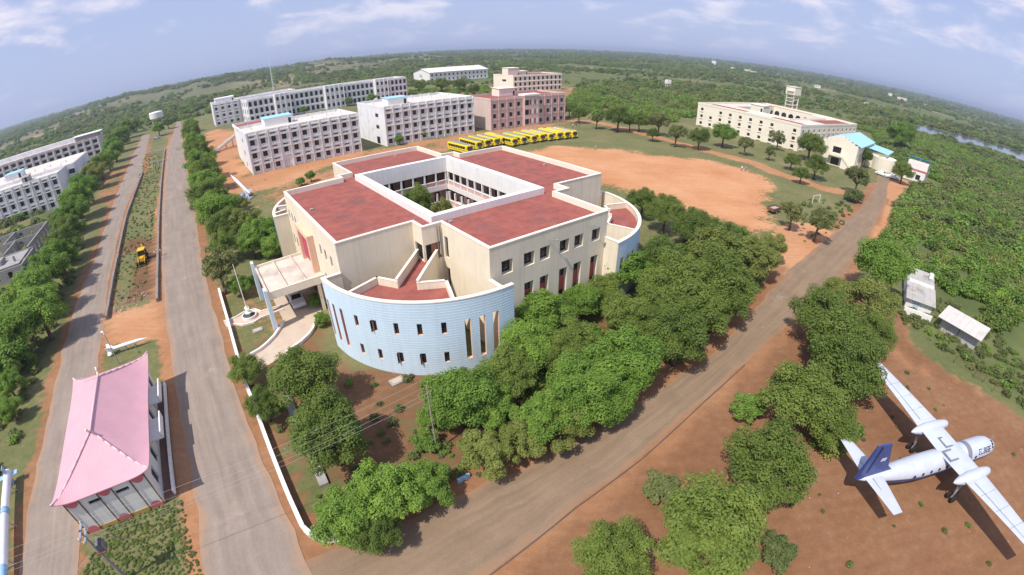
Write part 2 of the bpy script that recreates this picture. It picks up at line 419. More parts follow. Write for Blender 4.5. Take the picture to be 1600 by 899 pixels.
def make_ground():
    def lines(a, b, s, far):
        mid = list(np.arange(a, b + 0.01, s))
        lo = []; x = a; st = s
        while x > -far: st *= 1.35; x -= st; lo.append(max(x, -far))
        hi = []; x = b; st = s
        while x < far: st *= 1.35; x += st; hi.append(min(x, far))
        return np.array(lo[::-1] + mid + hi)
    xs = lines(-230, 230, 1.9, 14000); ys = lines(-20, 330, 1.9, 14000)
    X, Y = np.meshgrid(xs, ys)
    nx, ny = len(xs), len(ys)
    px, py = X.ravel(), Y.ravel()
    soil = np.zeros_like(px); tone = np.full_like(px, 0.3)
    for poly, s, tn, soft in ZONES:
        d = seg_dist(px, py, poly, True); d = np.where(inside(px, py, poly), d, -d)
        w = s * np.clip(0.5 + d / (2 * soft), 0, 1)
        tone = np.where(w > soil, tn, tone); soil = np.maximum(soil, w)
    for pl, hw, s, tn in PATHS:
        d = seg_dist(px, py, pl, False)
        w = s * np.clip(1.3 - d / (hw * 1.5), 0, 1)
        tone = np.where(w > soil, tn, tone); soil = np.maximum(soil, w)
    d = seg_dist(px, py, CAMPUS, True); d = np.where(inside(px, py, CAMPUS), d, -d)
    camp = np.clip(0.5 + d / 24, 0, 1)
    Z = np.zeros_like(px)
    vs = np.stack([px, py, Z], -1)
    i = np.arange(nx - 1)[None, :] + nx * np.arange(ny - 1)[:, None]
    fs = np.stack([i, i + 1, i + nx + 1, i + nx], -1).reshape(-1, 4)
    me = bpy.data.meshes.new('ground')
    me.from_pydata(vs.tolist(), [], fs.tolist())
    at = me.color_attributes.new('zone', 'FLOAT_COLOR', 'POINT')
    at.data.foreach_set('color', np.stack([soil, tone, camp, np.ones_like(soil)], -1).ravel().astype(np.float32))
    m = bpy.data.materials.new('ground_cover'); m.use_nodes = True
    t = m.node_tree; nd = t.nodes; lk = t.links; p = nd['Principled BSDF']
    p.inputs['Roughness'].default_value = 0.95; p.inputs['Specular IOR Level'].default_value = 0.15
    ca = nd.new('ShaderNodeVertexColor'); ca.layer_name = 'zone'
    sp = nd.new('ShaderNodeSeparateColor'); lk.new(ca.outputs['Color'], sp.inputs[0])
    geo = nd.new('ShaderNodeNewGeometry')
    def noise(sc, det=6, r=0.62, off=0.0):
        n = nd.new('ShaderNodeTexNoise'); n.inputs['Scale'].default_value = sc; n.inputs['Detail'].default_value = det
        n.inputs['Roughness'].default_value = r
        mp = nd.new('ShaderNodeMapping'); mp.inputs['Location'].default_value = (off, off * 0.7, 0)
        lk.new(geo.outputs['Position'], mp.inputs[0]); lk.new(mp.outputs[0], n.inputs['Vector']); return n.outputs['Fac']
    def ramp(x, stops):
        r = nd.new('ShaderNodeValToRGB'); lk.new(x, r.inputs[0])
        e = r.color_ramp.elements
        while len(e) < len(stops): e.new(0.5)
        for k, (ps, c) in enumerate(stops): e[k].position = ps; e[k].color = (*c, 1)
        return r.outputs[0]
    def mixc(f, a, b):
        x = nd.new('ShaderNodeMix'); x.data_type = 'RGBA'
        lk.new(f, x.inputs['Factor'])
        for k, q in (('A', a), ('B', b)):
            if isinstance(q, tuple): x.inputs[k].default_value = (*q, 1)
            else: lk.new(q, x.inputs[k])
        return x.outputs['Result']
    def mth(op, a, b, clamp=False):
        x = nd.new('ShaderNodeMath'); x.operation = op; x.use_clamp = clamp
        for k, q in enumerate((a, b)):
            if isinstance(q, (int, float)): x.inputs[k].default_value = q
            else: lk.new(q, x.inputs[k])
        return x.outputs[0]
    def sstep(x, a, b):
        r = nd.new('ShaderNodeMapRange'); r.interpolation_type = 'SMOOTHSTEP'; lk.new(x, r.inputs[0])
        r.inputs[1].default_value = a; r.inputs[2].default_value = b; return r.outputs[0]
    big = noise(0.006, 5, 0.55, 31.0); mid = noise(0.06, 6); fine = noise(0.9, 7, 0.7); vfine = noise(6.0, 5, 0.7)
    scrub = ramp(mid, [(0.28, (0.070, 0.094, 0.030)), (0.50, (0.108, 0.132, 0.046)), (0.72, (0.175, 0.168, 0.072))])
    dry = ramp(mid, [(0.3, (0.17, 0.14, 0.075)), (0.7, (0.33, 0.24, 0.145))])
    scrub = mixc(sstep(big, 0.54, 0.66), scrub, dry)
    far_g = ramp(noise(0.02, 6, 0.7, 5.0), [(0.32, (0.060, 0.085, 0.030)), (0.62, (0.11, 0.125, 0.050))])
    grass = ramp(mth('ADD', mth('MULTIPLY', mid, 0.5), mth('MULTIPLY', fine, 0.5)), [(0.30, (0.080, 0.100, 0.030)), (0.5, (0.150, 0.150, 0.064)), (0.68, (0.25, 0.205, 0.110))])
    green = mixc(sp.outputs['Blue'], scrub, grass)
    s0 = ramp(mth('ADD', mth('MULTIPLY', mid, 0.5), mth('MULTIPLY', fine, 0.5)), [(0.30, (0.112, 0.055, 0.030)), (0.5, (0.163, 0.083, 0.045)), (0.70, (0.230, 0.136, 0.079))])
    s1 = ramp(mth('ADD', mth('MULTIPLY', mid, 0.65), mth('MULTIPLY', fine, 0.35)), [(0.32, (0.44, 0.190, 0.080)), (0.5, (0.54, 0.270, 0.135)), (0.68, (0.60, 0.345, 0.195))])
    soil_c = mixc(sp.outputs['Green'], s0, s1)
    soil_c = mixc(sstep(fine, 0.62, 0.80), soil_c, (0.28, 0.18, 0.115))
    mpr = nd.new('ShaderNodeMapping'); mpr.inputs['Rotation'].default_value = (0, 0, -0.75); mpr.inputs['Scale'].default_value = (0.10, 1.1, 1)
    lk.new(geo.outputs['Position'], mpr.inputs[0])
    rut = nd.new('ShaderNodeTexNoise'); rut.inputs['Scale'].default_value = 1.0; rut.inputs['Detail'].default_value = 4; lk.new(mpr.outputs[0], rut.inputs['Vector'])
    rsc = nd.new('ShaderNodeVectorMath'); rsc.operation = 'SCALE'; lk.new(soil_c, rsc.inputs[0])     # wheel tracks
    rr2 = nd.new('ShaderNodeMapRange'); lk.new(rut.outputs['Fac'], rr2.inputs[0]); rr2.inputs[1].default_value = 0.3; rr2.inputs[2].default_value = 0.7; rr2.inputs[3].default_value = 0.92; rr2.inputs[4].default_value = 1.07
    lk.new(rr2.outputs[0], rsc.inputs['Scale']); soil_c = rsc.outputs[0]
    brk = mth('ADD', sp.outputs['Red'], mth('ADD', mth('MULTIPLY', mth('SUBTRACT', fine, 0.5), 0.9), mth('MULTIPLY', mth('SUBTRACT', mid, 0.5), 1.5)))
    f = sstep(brk, 0.36, 0.60)
    colr = mixc(f, green, soil_c)
    vm = nd.new('ShaderNodeVectorMath'); vm.operation = 'SCALE'; lk.new(colr, vm.inputs[0])
    r = nd.new('ShaderNodeMapRange'); lk.new(vfine, r.inputs[0]); r.inputs[1].default_value = 0.25; r.inputs[2].default_value = 0.75; r.inputs[3].default_value = 0.80; r.inputs[4].default_value = 1.18
    lk.new(r.outputs[0], vm.inputs['Scale'])
    lk.new(vm.outputs[0], p.inputs['Base Color'])
    b = nd.new('ShaderNodeBump'); b.inputs['Strength'].default_value = 0.5; b.inputs['Distance'].default_value = 0.12
    lk.new(fine, b.inputs['Height']); lk.new(b.outputs[0], p.inputs['Normal'])
    me.materials.append(m)
    o = link('ground', me); o['kind'] = 'structure'
    return o
gr = make_ground()

# long low rise on the left-hand horizon, half bare
def smooth01(v): v = np.clip(v, 0, 1); return v * v * (3 - 2 * v)
def rise(x, y):
    x = np.asarray(x, float); y = np.asarray(y, float)
    az = np.degrees(np.arctan2(x, y)); d = np.hypot(x, y)
    a = smooth01((az + 60) / 16) * (1 - smooth01((az + 24) / 26))
    wob = 1 + 0.18 * np.sin(az * 0.55 + 1.0) + 0.10 * np.sin(az * 1.7) + 0.15 * np.sin(d * 0.004 + az * 0.3)
    return 21.0 * a * smooth01((d - 650) / 950) * (1 - 0.55 * smooth01((d - 2100) / 900)) * wob
az_ = np.radians(np.linspace(-64, 6, 90)); dd_ = np.linspace(640, 3400, 60)
A_, D_ = np.meshgrid(az_, dd_); X_ = np.sin(A_) * D_; Y_ = np.cos(A_) * D_; Z_ = rise(X_, Y_) - 0.4
i_ = np.arange(89)[None, :] + 90 * np.arange(59)[:, None]
me = bpy.data.meshes.new('hill'); me.from_pydata(np.stack([X_.ravel(), Y_.ravel(), Z_.ravel()], -1).tolist(), [], np.stack([i_, i_ + 1, i_ + 91, i_ + 90], -1).reshape(-1, 4).tolist())
me.materials.append(material('dry_hillside', (0.125, 0.130, 0.055), 0.95, 0.3, 0.02, 0, 0, stain=(0.36, 0.245, 0.155), stain_amt=1.0, stain_scale=0.0030, coord='World'))
me.polygons.foreach_set('use_smooth', [True] * len(me.polygons))
link('hill', me)['kind'] = 'structure'

def asphalt(name, base, dust):
    m = bpy.data.materials.new(name); m.use_nodes = True
    t = m.node_tree; nd = t.nodes; lk = t.links; p = nd['Principled BSDF']
    p.inputs['Roughness'].default_value = 0.9; p.inputs['Specular IOR Level'].default_value = 0.2
    uv = nd.new('ShaderNodeUVMap'); uv.uv_map = 'UVMap'
    geo = nd.new('ShaderNodeNewGeometry')
    def noise(vec, sc, det=6, r=0.62, ms=None):
        n = nd.new('ShaderNodeTexNoise'); n.inputs['Scale'].default_value = sc; n.inputs['Detail'].default_value = det; n.inputs['Roughness'].default_value = r
        if ms:
            mp = nd.new('ShaderNodeMapping'); mp.inputs['Scale'].default_value = ms; lk.new(vec, mp.inputs[0]); vec = mp.outputs[0]
        lk.new(vec, n.inputs['Vector']); return n.outputs['Fac']
    def rng(x, a, b, c, d, smooth=False):
        r = nd.new('ShaderNodeMapRange'); lk.new(x, r.inputs[0])
        if smooth: r.interpolation_type = 'SMOOTHSTEP'
        for i, q in enumerate((a, b, c, d)): r.inputs[1 + i].default_value = q
        return r.outputs[0]
    def mth(op, a, b):
        x = nd.new('ShaderNodeMath'); x.operation = op
        for k, q in enumerate((a, b)):
            if isinstance(q, (int, float)): x.inputs[k].default_value = q
            else: lk.new(q, x.inputs[k])
        return x.outputs[0]
    streak = noise(uv.outputs[0], 1.0, 5, 0.6, (9.0, 0.06, 1))       # wear running along the carriageway
    blot = noise(geo.outputs['Position'], 0.22, 7, 0.7)
    grain = noise(geo.outputs['Position'], 5.0, 4, 0.7)
    val = mth('MULTIPLY', rng(streak, 0.3, 0.7, 0.84, 1.14), mth('MULTIPLY', rng(blot, 0.3, 0.7, 0.88, 1.1), rng(grain, 0.3, 0.7, 0.92, 1.08)))
    vm = nd.new('ShaderNodeVectorMath'); vm.operation = 'SCALE'; vm.inputs[0].default_value = base; lk.new(val, vm.inputs['Scale'])
    sx = nd.new('ShaderNodeSeparateXYZ'); lk.new(uv.outputs[0], sx.inputs[0])
    edge = mth('MULTIPLY', mth('ABSOLUTE', mth('SUBTRACT', sx.outputs[0], 0.5), 0.0), 2.0)
    ed = mth('ADD', edge, mth('MULTIPLY', mth('SUBTRACT', blot, 0.5), 0.9))
    pt = noise(geo.outputs['Position'], 0.16, 8, 0.72)
    mp_ = nd.new('ShaderNodeMix'); mp_.data_type = 'RGBA'                # pale worn and patched places
    lk.new(rng(pt, 0.60, 0.68, 0.0, 0.45), mp_.inputs['Factor']); lk.new(vm.outputs[0], mp_.inputs['A']); mp_.inputs['B'].default_value = (0.40, 0.33, 0.28, 1)
    mx = nd.new('ShaderNodeMix'); mx.data_type = 'RGBA'
    lk.new(rng(ed, 0.70, 1.12, 0.0, 0.85, True), mx.inputs['Factor'])
    lk.new(mp_.outputs['Result'], mx.inputs['A']); mx.inputs['B'].default_value = (*dust, 1)
    lk.new(mx.outputs['Result'], p.inputs['Base Color'])
    b = nd.new('ShaderNodeBump'); b.inputs['Strength'].default_value = 0.15; b.inputs['Distance'].default_value = 0.02
    lk.new(grain, b.inputs['Height']); lk.new(b.outputs[0], p.inputs['Normal'])
    return m
ROADM = asphalt('dusty_asphalt', (0.265, 0.215, 0.180), (0.36, 0.22, 0.14))
ROADM2 = asphalt('earth_covered_asphalt', (0.235, 0.165, 0.110), (0.30, 0.165, 0.095))

def resample(pl, n):
    P = [Vector((x, y, 0)) for x, y in pl]
    L = [0]
    for a, b in zip(P[:-1], P[1:]): L.append(L[-1] + (b - a).length)
    o = []
    for i in range(n):
        s = L[-1] * i / (n - 1); k = 0
        while k < len(L) - 2 and L[k + 1] < s: k += 1
        t = (s - L[k]) / (L[k + 1] - L[k])
        o.append(P[k].lerp(P[k + 1], t))
    return o, L[-1]
def road(name, left, right, z, mat, n=220, na=6):
    A, la = resample(left, n); B, _ = resample(right, n)
    vs = []; uvs = []; fs = []
    for i in range(n):
        a = A[i].copy(); b = B[i].copy()
        ja = (mnoise.noise(a * 0.23) + 0.5 * mnoise.noise(a * 0.9)) * 0.45
        jb = (mnoise.noise(b * 0.23 + Vector((9, 0, 0))) + 0.5 * mnoise.noise(b * 0.9)) * 0.45
        d = (b - a).normalized()
        a -= d * ja; b += d * jb
        for k in range(na + 1):
            q = a.lerp(b, k / na); vs.append((q.x, q.y, z + 0.05 * math.sin(PI * k / na)))
            uvs.append((k / na, la * i / (n - 1)))
    w = na + 1
    for i in range(n - 1):
        for k in range(na): fs.append((i * w + k, i * w + k + 1, (i + 1) * w + k + 1, (i + 1) * w + k))
    me = bpy.data.meshes.new(name); me.from_pydata(vs, [], fs)
    ul = me.uv_layers.new(name='UVMap')
    ul.data.foreach_set('uv', [c for l in me.loops for c in uvs[l.vertex_index]])
    me.materials.append(mat)
    o = link(name, me); o['kind'] = 'structure'
    return o
road('road_main', [(-315, 386), (-289.6, 353), (-195.7, 226.1), (-107.6, 114.1), (-75.4, 74.3), (-55.9, 51), (-42.1, 34.5), (-33.1, 23.7), (-27.4, 15), (-16, -1)],
     [(-304, 379), (-278.6, 346.3), (-177.2, 218.1), (-92.3, 111.4), (-63.5, 73.7), (-45.4, 51.4), (-32.8, 35.5), (-23.9, 25), (-18.4, 18), (-6, 1)], 0.045, ROADM, 260)
road('road_left', [(-300, 320), (-149.3, 135.2), (-105.7, 82.9), (-89.5, 60.9), (-74.5, 42.6), (-61.5, 26.8), (-51.9, 13.6), (-42, 0)],
     [(-290, 318), (-169.5, 174.2), (-138, 131.5), (-127.6, 117.9), (-87.5, 69.3), (-69, 48), (-56, 31), (-46, 18), (-34, 2)], 0.03, ROADM, 240)
road('road_diagonal', [(-24, 14), (-16, 18.6), (-9.5, 22.6), (-2.6, 26.8), (6.6, 32), (15.8, 38.4), (26.8, 45.8), (39.6, 57.7), (54.5, 71.2), (73.5, 86), (101.4, 108.1), (136.5, 139.2), (152, 156)],
     [(-16, 2), (-8, 12), (-2.3, 17.3), (5.7, 24.1), (13, 29.4), (22.8, 37.4), (37, 48.1), (62.7, 66), (80.6, 81.1), (104, 102), (127.4, 123.6), (146, 143), (160, 153)], 0.015, ROADM2, 220)

# pond beyond the right-hand wood
b = MB()
b.flat([[(379, 358), (392, 382), (413.7, 397.3), (440, 409), (466.4, 417.7), (490, 408), (508.2, 403.8), (540, 400), (569.2, 391.3), (588.3, 365.7), (639.4, 358.9), (720, 330), (640, 190), (520, 215), (474.4, 262.6), (473.5, 299.3), (445.3, 318.8), (418, 330), (392.9, 333), (379.1, 345.5)]], 0.12)
WATER = material('pond_water', (0.10, 0.115, 0.15), 0.08, 0.25, 0.03, spec=0.6, bump=0.15, bscale=0.6)
o = b.build('pond_water', WATER); o['kind'] = 'structure'

# ------------------------------------------------------------------ foliage
def leaf_material(name, dark, light, trans=0.40, patch=0.0):
    m = bpy.data.materials.new(name); m.use_nodes = True
    t = m.node_tree; nd = t.nodes; lk = t.links
    p = nd['Principled BSDF']; p.inputs['Roughness'].default_value = 0.6; p.inputs['Specular IOR Level'].default_value = 0.2
    g = nd.new('ShaderNodeNewGeometry'); oi = nd.new('ShaderNodeObjectInfo')
    n = nd.new('ShaderNodeTexNoise'); n.inputs['Scale'].default_value = 0.45; n.inputs['Detail'].default_value = 3
    lk.new(g.outputs['Position'], n.inputs['Vector'])
    def mth(op, a, b, cl=False):
        x = nd.new('ShaderNodeMath'); x.operation = op; x.use_clamp = cl
        for k, q in enumerate((a, b)):
            if isinstance(q, (int, float)): x.inputs[k].default_value = q
            else: lk.new(q, x.inputs[k])
        return x.outputs[0]
    f = mth('ADD', mth('MULTIPLY', g.outputs['Random Per Island'], 0.45), mth('MULTIPLY', oi.outputs['Random'], 0.40))
    f = mth('ADD', f, mth('MULTIPLY', mth('SUBTRACT', n.outputs['Fac'], 0.5), 1.1), True)
    if patch:                                     # stands of lusher and drier growth
        n2_ = nd.new('ShaderNodeTexNoise'); n2_.inputs['Scale'].default_value = 0.011; n2_.inputs['Detail'].default_value = 4
        lk.new(g.outputs['Position'], n2_.inputs['Vector'])
        f = mth('ADD', f, mth('MULTIPLY', mth('SUBTRACT', n2_.outputs['Fac'], 0.5), patch), True)
    mx = nd.new('ShaderNodeMix'); mx.data_type = 'RGBA'
    mx.inputs['A'].default_value = (*dark, 1); mx.inputs['B'].default_value = (*light, 1)
    lk.new(f, mx.inputs['Factor']); lk.new(mx.outputs['Result'], p.inputs['Base Color'])
    tr = nd.new('ShaderNodeBsdfTranslucent')
    lk.new(mx.outputs['Result'], tr.inputs['Color'])
    ms = nd.new('ShaderNodeMixShader'); ms.inputs[0].default_value = trans
    lk.new(p.outputs[0], ms.inputs[1]); lk.new(tr.outputs[0], ms.inputs[2])
    lk.new(ms.outputs[0], nd['Material Output'].inputs['Surface'])
    return m
LEAF = [leaf_material('neem_leaves', (0.098, 0.155, 0.032), (0.260, 0.335, 0.072)),
        leaf_material('bright_leaves', (0.115, 0.215, 0.036), (0.300, 0.450, 0.080)),
        leaf_material('yellow_green_leaves', (0.150, 0.195, 0.042), (0.360, 0.390, 0.110)),
        leaf_material('shrub_leaves', (0.115, 0.210, 0.040), (0.285, 0.420, 0.082)),
        leaf_material('olive_leaves', (0.140, 0.175, 0.058), (0.310, 0.325, 0.120), 0.4, 1.6),
        leaf_material('dark_bush_leaves', (0.120, 0.165, 0.054), (0.285, 0.305, 0.115), 0.4, 1.6)]
BARK = material('tree_bark', (0.14, 0.10, 0.075), 0.95, 0.25, 2.0)

def crown_mesh(name, seed, mat, nclump, nleaf, leaf, flat=0.8, spread=0.74, crad=0.27, inner=0.12, hole=0.0):
    """Leaf-sized faces gathered in clumps over a crown of radius 1 whose middle is the origin."""
    rs = np.random.RandomState(seed)
    cs = []
    ga = PI * (3 - math.sqrt(5))
    for i in range(nclump):
        zc = 1 - (i + 0.5) / nclump * 1.45
        rr = math.sqrt(max(0, 1 - zc * zc)); a = ga * i + rs.uniform(-0.5, 0.5)
        if hole and rs.rand() < hole: continue
        lump = 1 + 0.42 * mnoise.noise(Vector((rr * math.cos(a) * 1.3 + seed, rr * math.sin(a) * 1.3, zc * 1.3)))
        k = spread * lump * rs.uniform(0.62, 1.18)
        cs.append((k * rr * math.cos(a), k * rr * math.sin(a), k * zc * flat, crad * rs.uniform(0.72, 1.35)))
    cs.append((0, 0, 0, inner * 4))
    cs = np.array(cs)
    w = cs[:, 3] ** 2; w[-1] *= 0.35; w /= w.sum()
    idx = rs.choice(len(cs), nleaf, p=w)
    d = rs.normal(size=(nleaf, 3)); d[:, 2] += 0.35; d /= np.linalg.norm(d, axis=1)[:, None]
    rad = cs[idx, 3] * (0.45 + 0.75 * rs.rand(nleaf) ** 0.8)
    c = cs[idx, :3] + d * rad[:, None] * np.array([1, 1, 0.85])
    nrm = d + rs.normal(size=(nleaf, 3)) * 0.42 + np.array([0, 0, 0.75]); nrm /= np.linalg.norm(nrm, axis=1)[:, None]
    t = np.cross(nrm, rs.normal(size=(nleaf, 3))); t /= np.linalg.norm(t, axis=1)[:, None]
    bt = np.cross(nrm, t)
    L = leaf * rs.uniform(0.65, 1.4, nleaf)[:, None]
    W = L * 0.62
    v = np.stack([c - t * L, c - bt * W + nrm * L * 0.12, c + t * L, c + bt * W + nrm * L * 0.12], 1).reshape(-1, 3)
    f = np.arange(nleaf * 4).reshape(-1, 4)
    me = bpy.data.meshes.new(name)
    me.from_pydata(v.tolist(), [], f.tolist())
    me.materials.append(mat)
    return me, cs
def trunk_mesh(name, seed, cs, base, r0=0.075):
    """Tapered trunk from z=base with limbs reaching into the clumps."""
    rs = random.Random(seed); b = MB()
    fork = Vector((rs.uniform(-0.06, 0.06), rs.uniform(-0.06, 0.06), base * 0.42))
    b.tube((0, 0, base - 0.03), (fork.x * 0.5, fork.y * 0.5, base * 0.72), r0 * 1.25, r0 * 0.95, 8)
    b.tube((fork.x * 0.5, fork.y * 0.5, base * 0.73), fork, r0 * 0.95, r0 * 0.8, 8)
    pick = list(range(len(cs) - 1)); rs.shuffle(pick)
    for k in pick[:11]:
        e = Vector(cs[k][:3]); m = fork.lerp(e, 0.5) + Vector((rs.uniform(-.06, .06), rs.uniform(-.06, .06), 0.03))
        b.tube(fork, m, r0 * 0.5, r0 * 0.3, 6); b.tube(m, e, r0 * 0.3, r0 * 0.1, 5)
    return b.mesh(name, BARK, True)
PROTO = {}
SPEC = {  # kind: clumps, leaves, leaf size, flatness, spread, clump radius, tree height / radius
    0: (72, 21000, 0.029, 0.80, 0.80, 0.20, 2.0, 0.08), 1: (60, 20000, 0.031, 0.74, 0.80, 0.21, 1.9, 0.08),
    2: (54, 13000, 0.034, 0.76, 0.82, 0.19, 1.9, 0.22), 3: (30, 4600, 0.068, 0.80, 0.76, 0.28, 1.5, 0.12),
    4: (46, 4600, 0.048, 0.95, 0.82, 0.18, 2.3, 0.28), 5: (34, 4800, 0.062, 0.48, 0.80, 0.25, 1.1, 0.1)}
for k, (nc, nl, lf, fl, sp_, cr, hf, hole) in SPEC.items():
    for v in range(3):
        me, cs = crown_mesh('crown', 100 + k * 10 + v, LEAF[k], nc, nl, lf, fl, sp_, cr, hole=hole)
        PROTO[k, v] = (me, trunk_mesh('trunk', 50 + k * 10 + v, cs, -hf * 0.58), hf)
TREES = {
    'beltS': [(-33.5,39.9,2.35,0),(-23.7,36.7,3.92,0),(-28.2,34.0,2.26,0),(-17.7,28.6,4.09,0),(-14.3,20.5,2.86,1),(-10.9,22.9,3.12,1),(-8.0,24.3,2.41,1),(-11.4,19.7,2.14,0),(-7.6,34.3,2.37,1),(-9.0,31.1,1.32,3),(-2.7,28.3,2.67,2),(-5.3,34.7,3.93,1),(-0.3,39.3,3.04,0),(-2.1,34.0,2.67,1)],
    'beltE': [(18.3,63.1,4.17,1),(4.1,51.2,3.78,1),(9.6,55.0,3.02,1),(15.2,49.7,3.58,0),(1.6,43.8,3.55,1),(7.8,44.3,3.21,0),(13.5,39.7,3.95,1),(20.8,44.1,4.28,0),(25.2,49.2,4.32,0),(24.0,54.9,5.07,0),(31.1,56.2,5.25,0),(35.2,64.9,5.36,2),(8.0,37.4,3.65,1),(25.1,65.0,4.41,0),(42.5,66.1,4.47,2),(50.2,73.4,3.4,2),(44.3,77.3,3.16,0),(32.6,88.0,4.32,0),(35.8,79.3,4.38,0),(29.8,96.7,3.64,0),(38.5,74.3,4.2,0),(7.4,34.5,3.73,1),(10.6,34.6,2.85,1),(2.9,32.4,3.1,1),(5.3,32.0,2.71,2),(0.6,29.9,2.32,2),(5.5,42.8,2.31,0),(13.8,57.7,2.86,0),(20.8,53.3,3.62,0),(30.6,52.9,3.71,0)],
    'south': [(26.9,34.0,1.96,3),(31.8,31.7,4.19,0),(34.4,28.7,2.91,0),(23.6,23.3,4.14,0),(39.9,35.4,4.77,0),(15.5,17.2,4.55,0),(7.6,17.1,2.92,0),(13.9,24.4,1.85,5),(44.4,47.2,4.39,0),(54.6,56.4,3.21,2),(57.7,50.9,4.29,2),(52.0,43.8,3.42,0),(66.4,60.6,5.8,1),(41.9,40.3,4.96,0),(22.6,16.7,1.94,5)],
    'field': [(40.0,213.8,3.57,4),(49.0,208.4,5.82,0),(59.4,187.4,2.94,0),(66.4,178.1,4.35,4),(75.3,175.3,4.34,0),(89.5,183.1,5.38,1),(93.3,169.8,3.56,4),(101.5,164.0,2.51,4),(117.9,185.6,3.96,4),(103.5,150.7,3.19,0),(96.0,132.6,2.97,0),(106.9,140.1,4.49,0),(124.2,169.3,6.1,0),(152.9,168.4,4.46,0),(113.2,124.4,4.61,4),(232.5,226.0,8.81,1),(154.7,145.0,4.58,0),(66.3,201.4,5.13,4),(59.7,209.7,4.72,0),(55.7,211.9,3.27,4),(34.1,229.4,4.12,0),(31.6,248.6,4.1,0),(66.2,91.1,3.31,4),(69.0,84.7,3.89,4),(106.3,116.7,3.19,5),(177.3,184.5,4.03,0)],
    'leftrow': [(-311.0,315.2,6.81,0),(-284.4,280.7,6.61,1),(-253.6,246.0,6.26,0),(-225.2,213.8,6.24,1),(-206.9,190.2,5.64,1),(-193.1,171.3,5.18,0),(-178.7,152.7,5.53,2),(-159.7,130.9,5.59,1),(-145.6,114.6,5.88,1),(-133.7,100.9,5.12,1),(-120.5,88.7,4.43,0),(-112.0,79.3,4.23,0),(-104.9,71.5,4.52,1),(-100.1,62.8,4.74,1),(-92.9,54.2,4.95,1),(-82.4,47.4,4.79,1),(-83.9,43.2,4.47,1),(-74.8,32.2,2.25,1),(-70.0,28.3,1.84,1),(-332.3,348.9,5.72,0),(-81.2,38.2,3.2,3)],
    'rightrow': [(-222.6,286.4,4.92,1),(-177.7,228.5,5.74,0),(-150.1,194.2,5.52,1),(-128.9,167.5,5.32,0),(-112.7,146.4,5.39,1),(-99.8,129.5,5.02,0),(-90.0,116.4,4.94,1),(-80.3,103.6,4.78,0),(-70.7,92.9,4.93,1),(-63.6,85.2,3.71,0),(-60.8,87.8,3.62,2),(-51.7,79.3,3.81,1),(-51.3,63.3,3.49,4),(-46.7,62.1,1.99,1),(-59.2,77.0,2.91,0),(-46.1,75.8,2.77,1),(-52.7,85.4,2.79,1),(-72.8,105.6,2.57,2),(-52.9,77.6,2.61,1)],
    'court': [(-18.9,86.6,3.3,0),(-14.2,86.4,2.6,2)],
    'campus': [(-62.8,132.9,1.81,1),(-45.0,182.3,2.07,1),(-37.3,192.3,2.43,1),(-64.6,129.1,1.58,3),(-260.5,296.2,5.72,1),(-279.8,331.2,4.73,0),(-31.4,59.1,1.33,3),(-28.4,53.7,1.24,3),(-9.2,62.5,1.53,0),(-105.7,350.7,3.89,1),(-143.0,309.3,3.11,1),(-119.7,338.7,3.32,0),(-57.5,396.2,6.44,0),(-42.5,397.1,5.9,0),(-78.9,407.5,5.55,0),(-27.8,357.9,4.85,0),(-84.3,325.3,3.15,1)],
}
KINDW = {0: 'dark green', 1: 'bright green', 2: 'yellow-green', 3: 'small shrubby', 4: 'thin olive-green', 5: 'low dark'}
WHERE = {  # sort key, label text, group
    'beltS': (lambda t: t[0], '{k} tree around the blue curved wall, {n} counted from the fountain side', 'trees around the blue curved wall'),
    'beltE': (lambda t: t[0], '{k} tree along the diagonal road, {n} counted from the blue curved wall', 'trees of the belt beside the diagonal road'),
    'south': (lambda t: t[0], '{k} tree between the diagonal road and the parked aeroplane, {n} counted towards the sheds', 'trees on the red earth by the aeroplane'),
    'field': (lambda t: t[0], '{k} tree between the playing field and the hostel, {n} counted from the buses', 'trees edging the playing field'),
    'leftrow': (lambda t: t[1], '{k} tree in the row beyond the outer road, {n} counted from the pink-roofed hall', 'trees lining the left road'),
    'rightrow': (lambda t: t[1], '{k} tree in the row beside the central road, {n} counted from the fountain', 'trees lining the central road'),
    'court': (lambda t: t[0], '{k} tree inside the courtyard, {n} counted from the entrance porch', 'courtyard trees'),
    'campus': (lambda t: t[1], '{k} tree standing among the campus buildings, {n} counted from the porch', 'scattered campus trees')}
rt = random.Random(3)
def plant(x, y, r, k, label, group, name=None, tall=1.0):
    v = rt.randrange(3)
    cme, tme, hf = PROTO[k, v]
    t = thing(name or ('shrub' if k in (3, 5) else 'broadleaf_tree'), label, 'shrub' if k in (3, 5) else 'tree', (x, y, hf * 0.58 * r * tall), rt.uniform(0, 6.28), group, r)
    t.scale = (r * rt.uniform(0.94, 1.08), r * rt.uniform(0.94, 1.08), r * tall)
    link('trunk', tme, t); link('crown', cme, t)
    return t
for g, L in TREES.items():
    key, txt, grp = WHERE[g]
    for i, (x, y, r, k) in enumerate(sorted(L, key=key)):
        r *= 1.14 if g in ('leftrow', 'rightrow') else 1.0
        plant(x, y, r, k, txt.format(k=KINDW[k], n=ORD[i]).replace('shrubby tree', 'shrub'), grp, None, 1.75 if g == 'court' else 1.0)
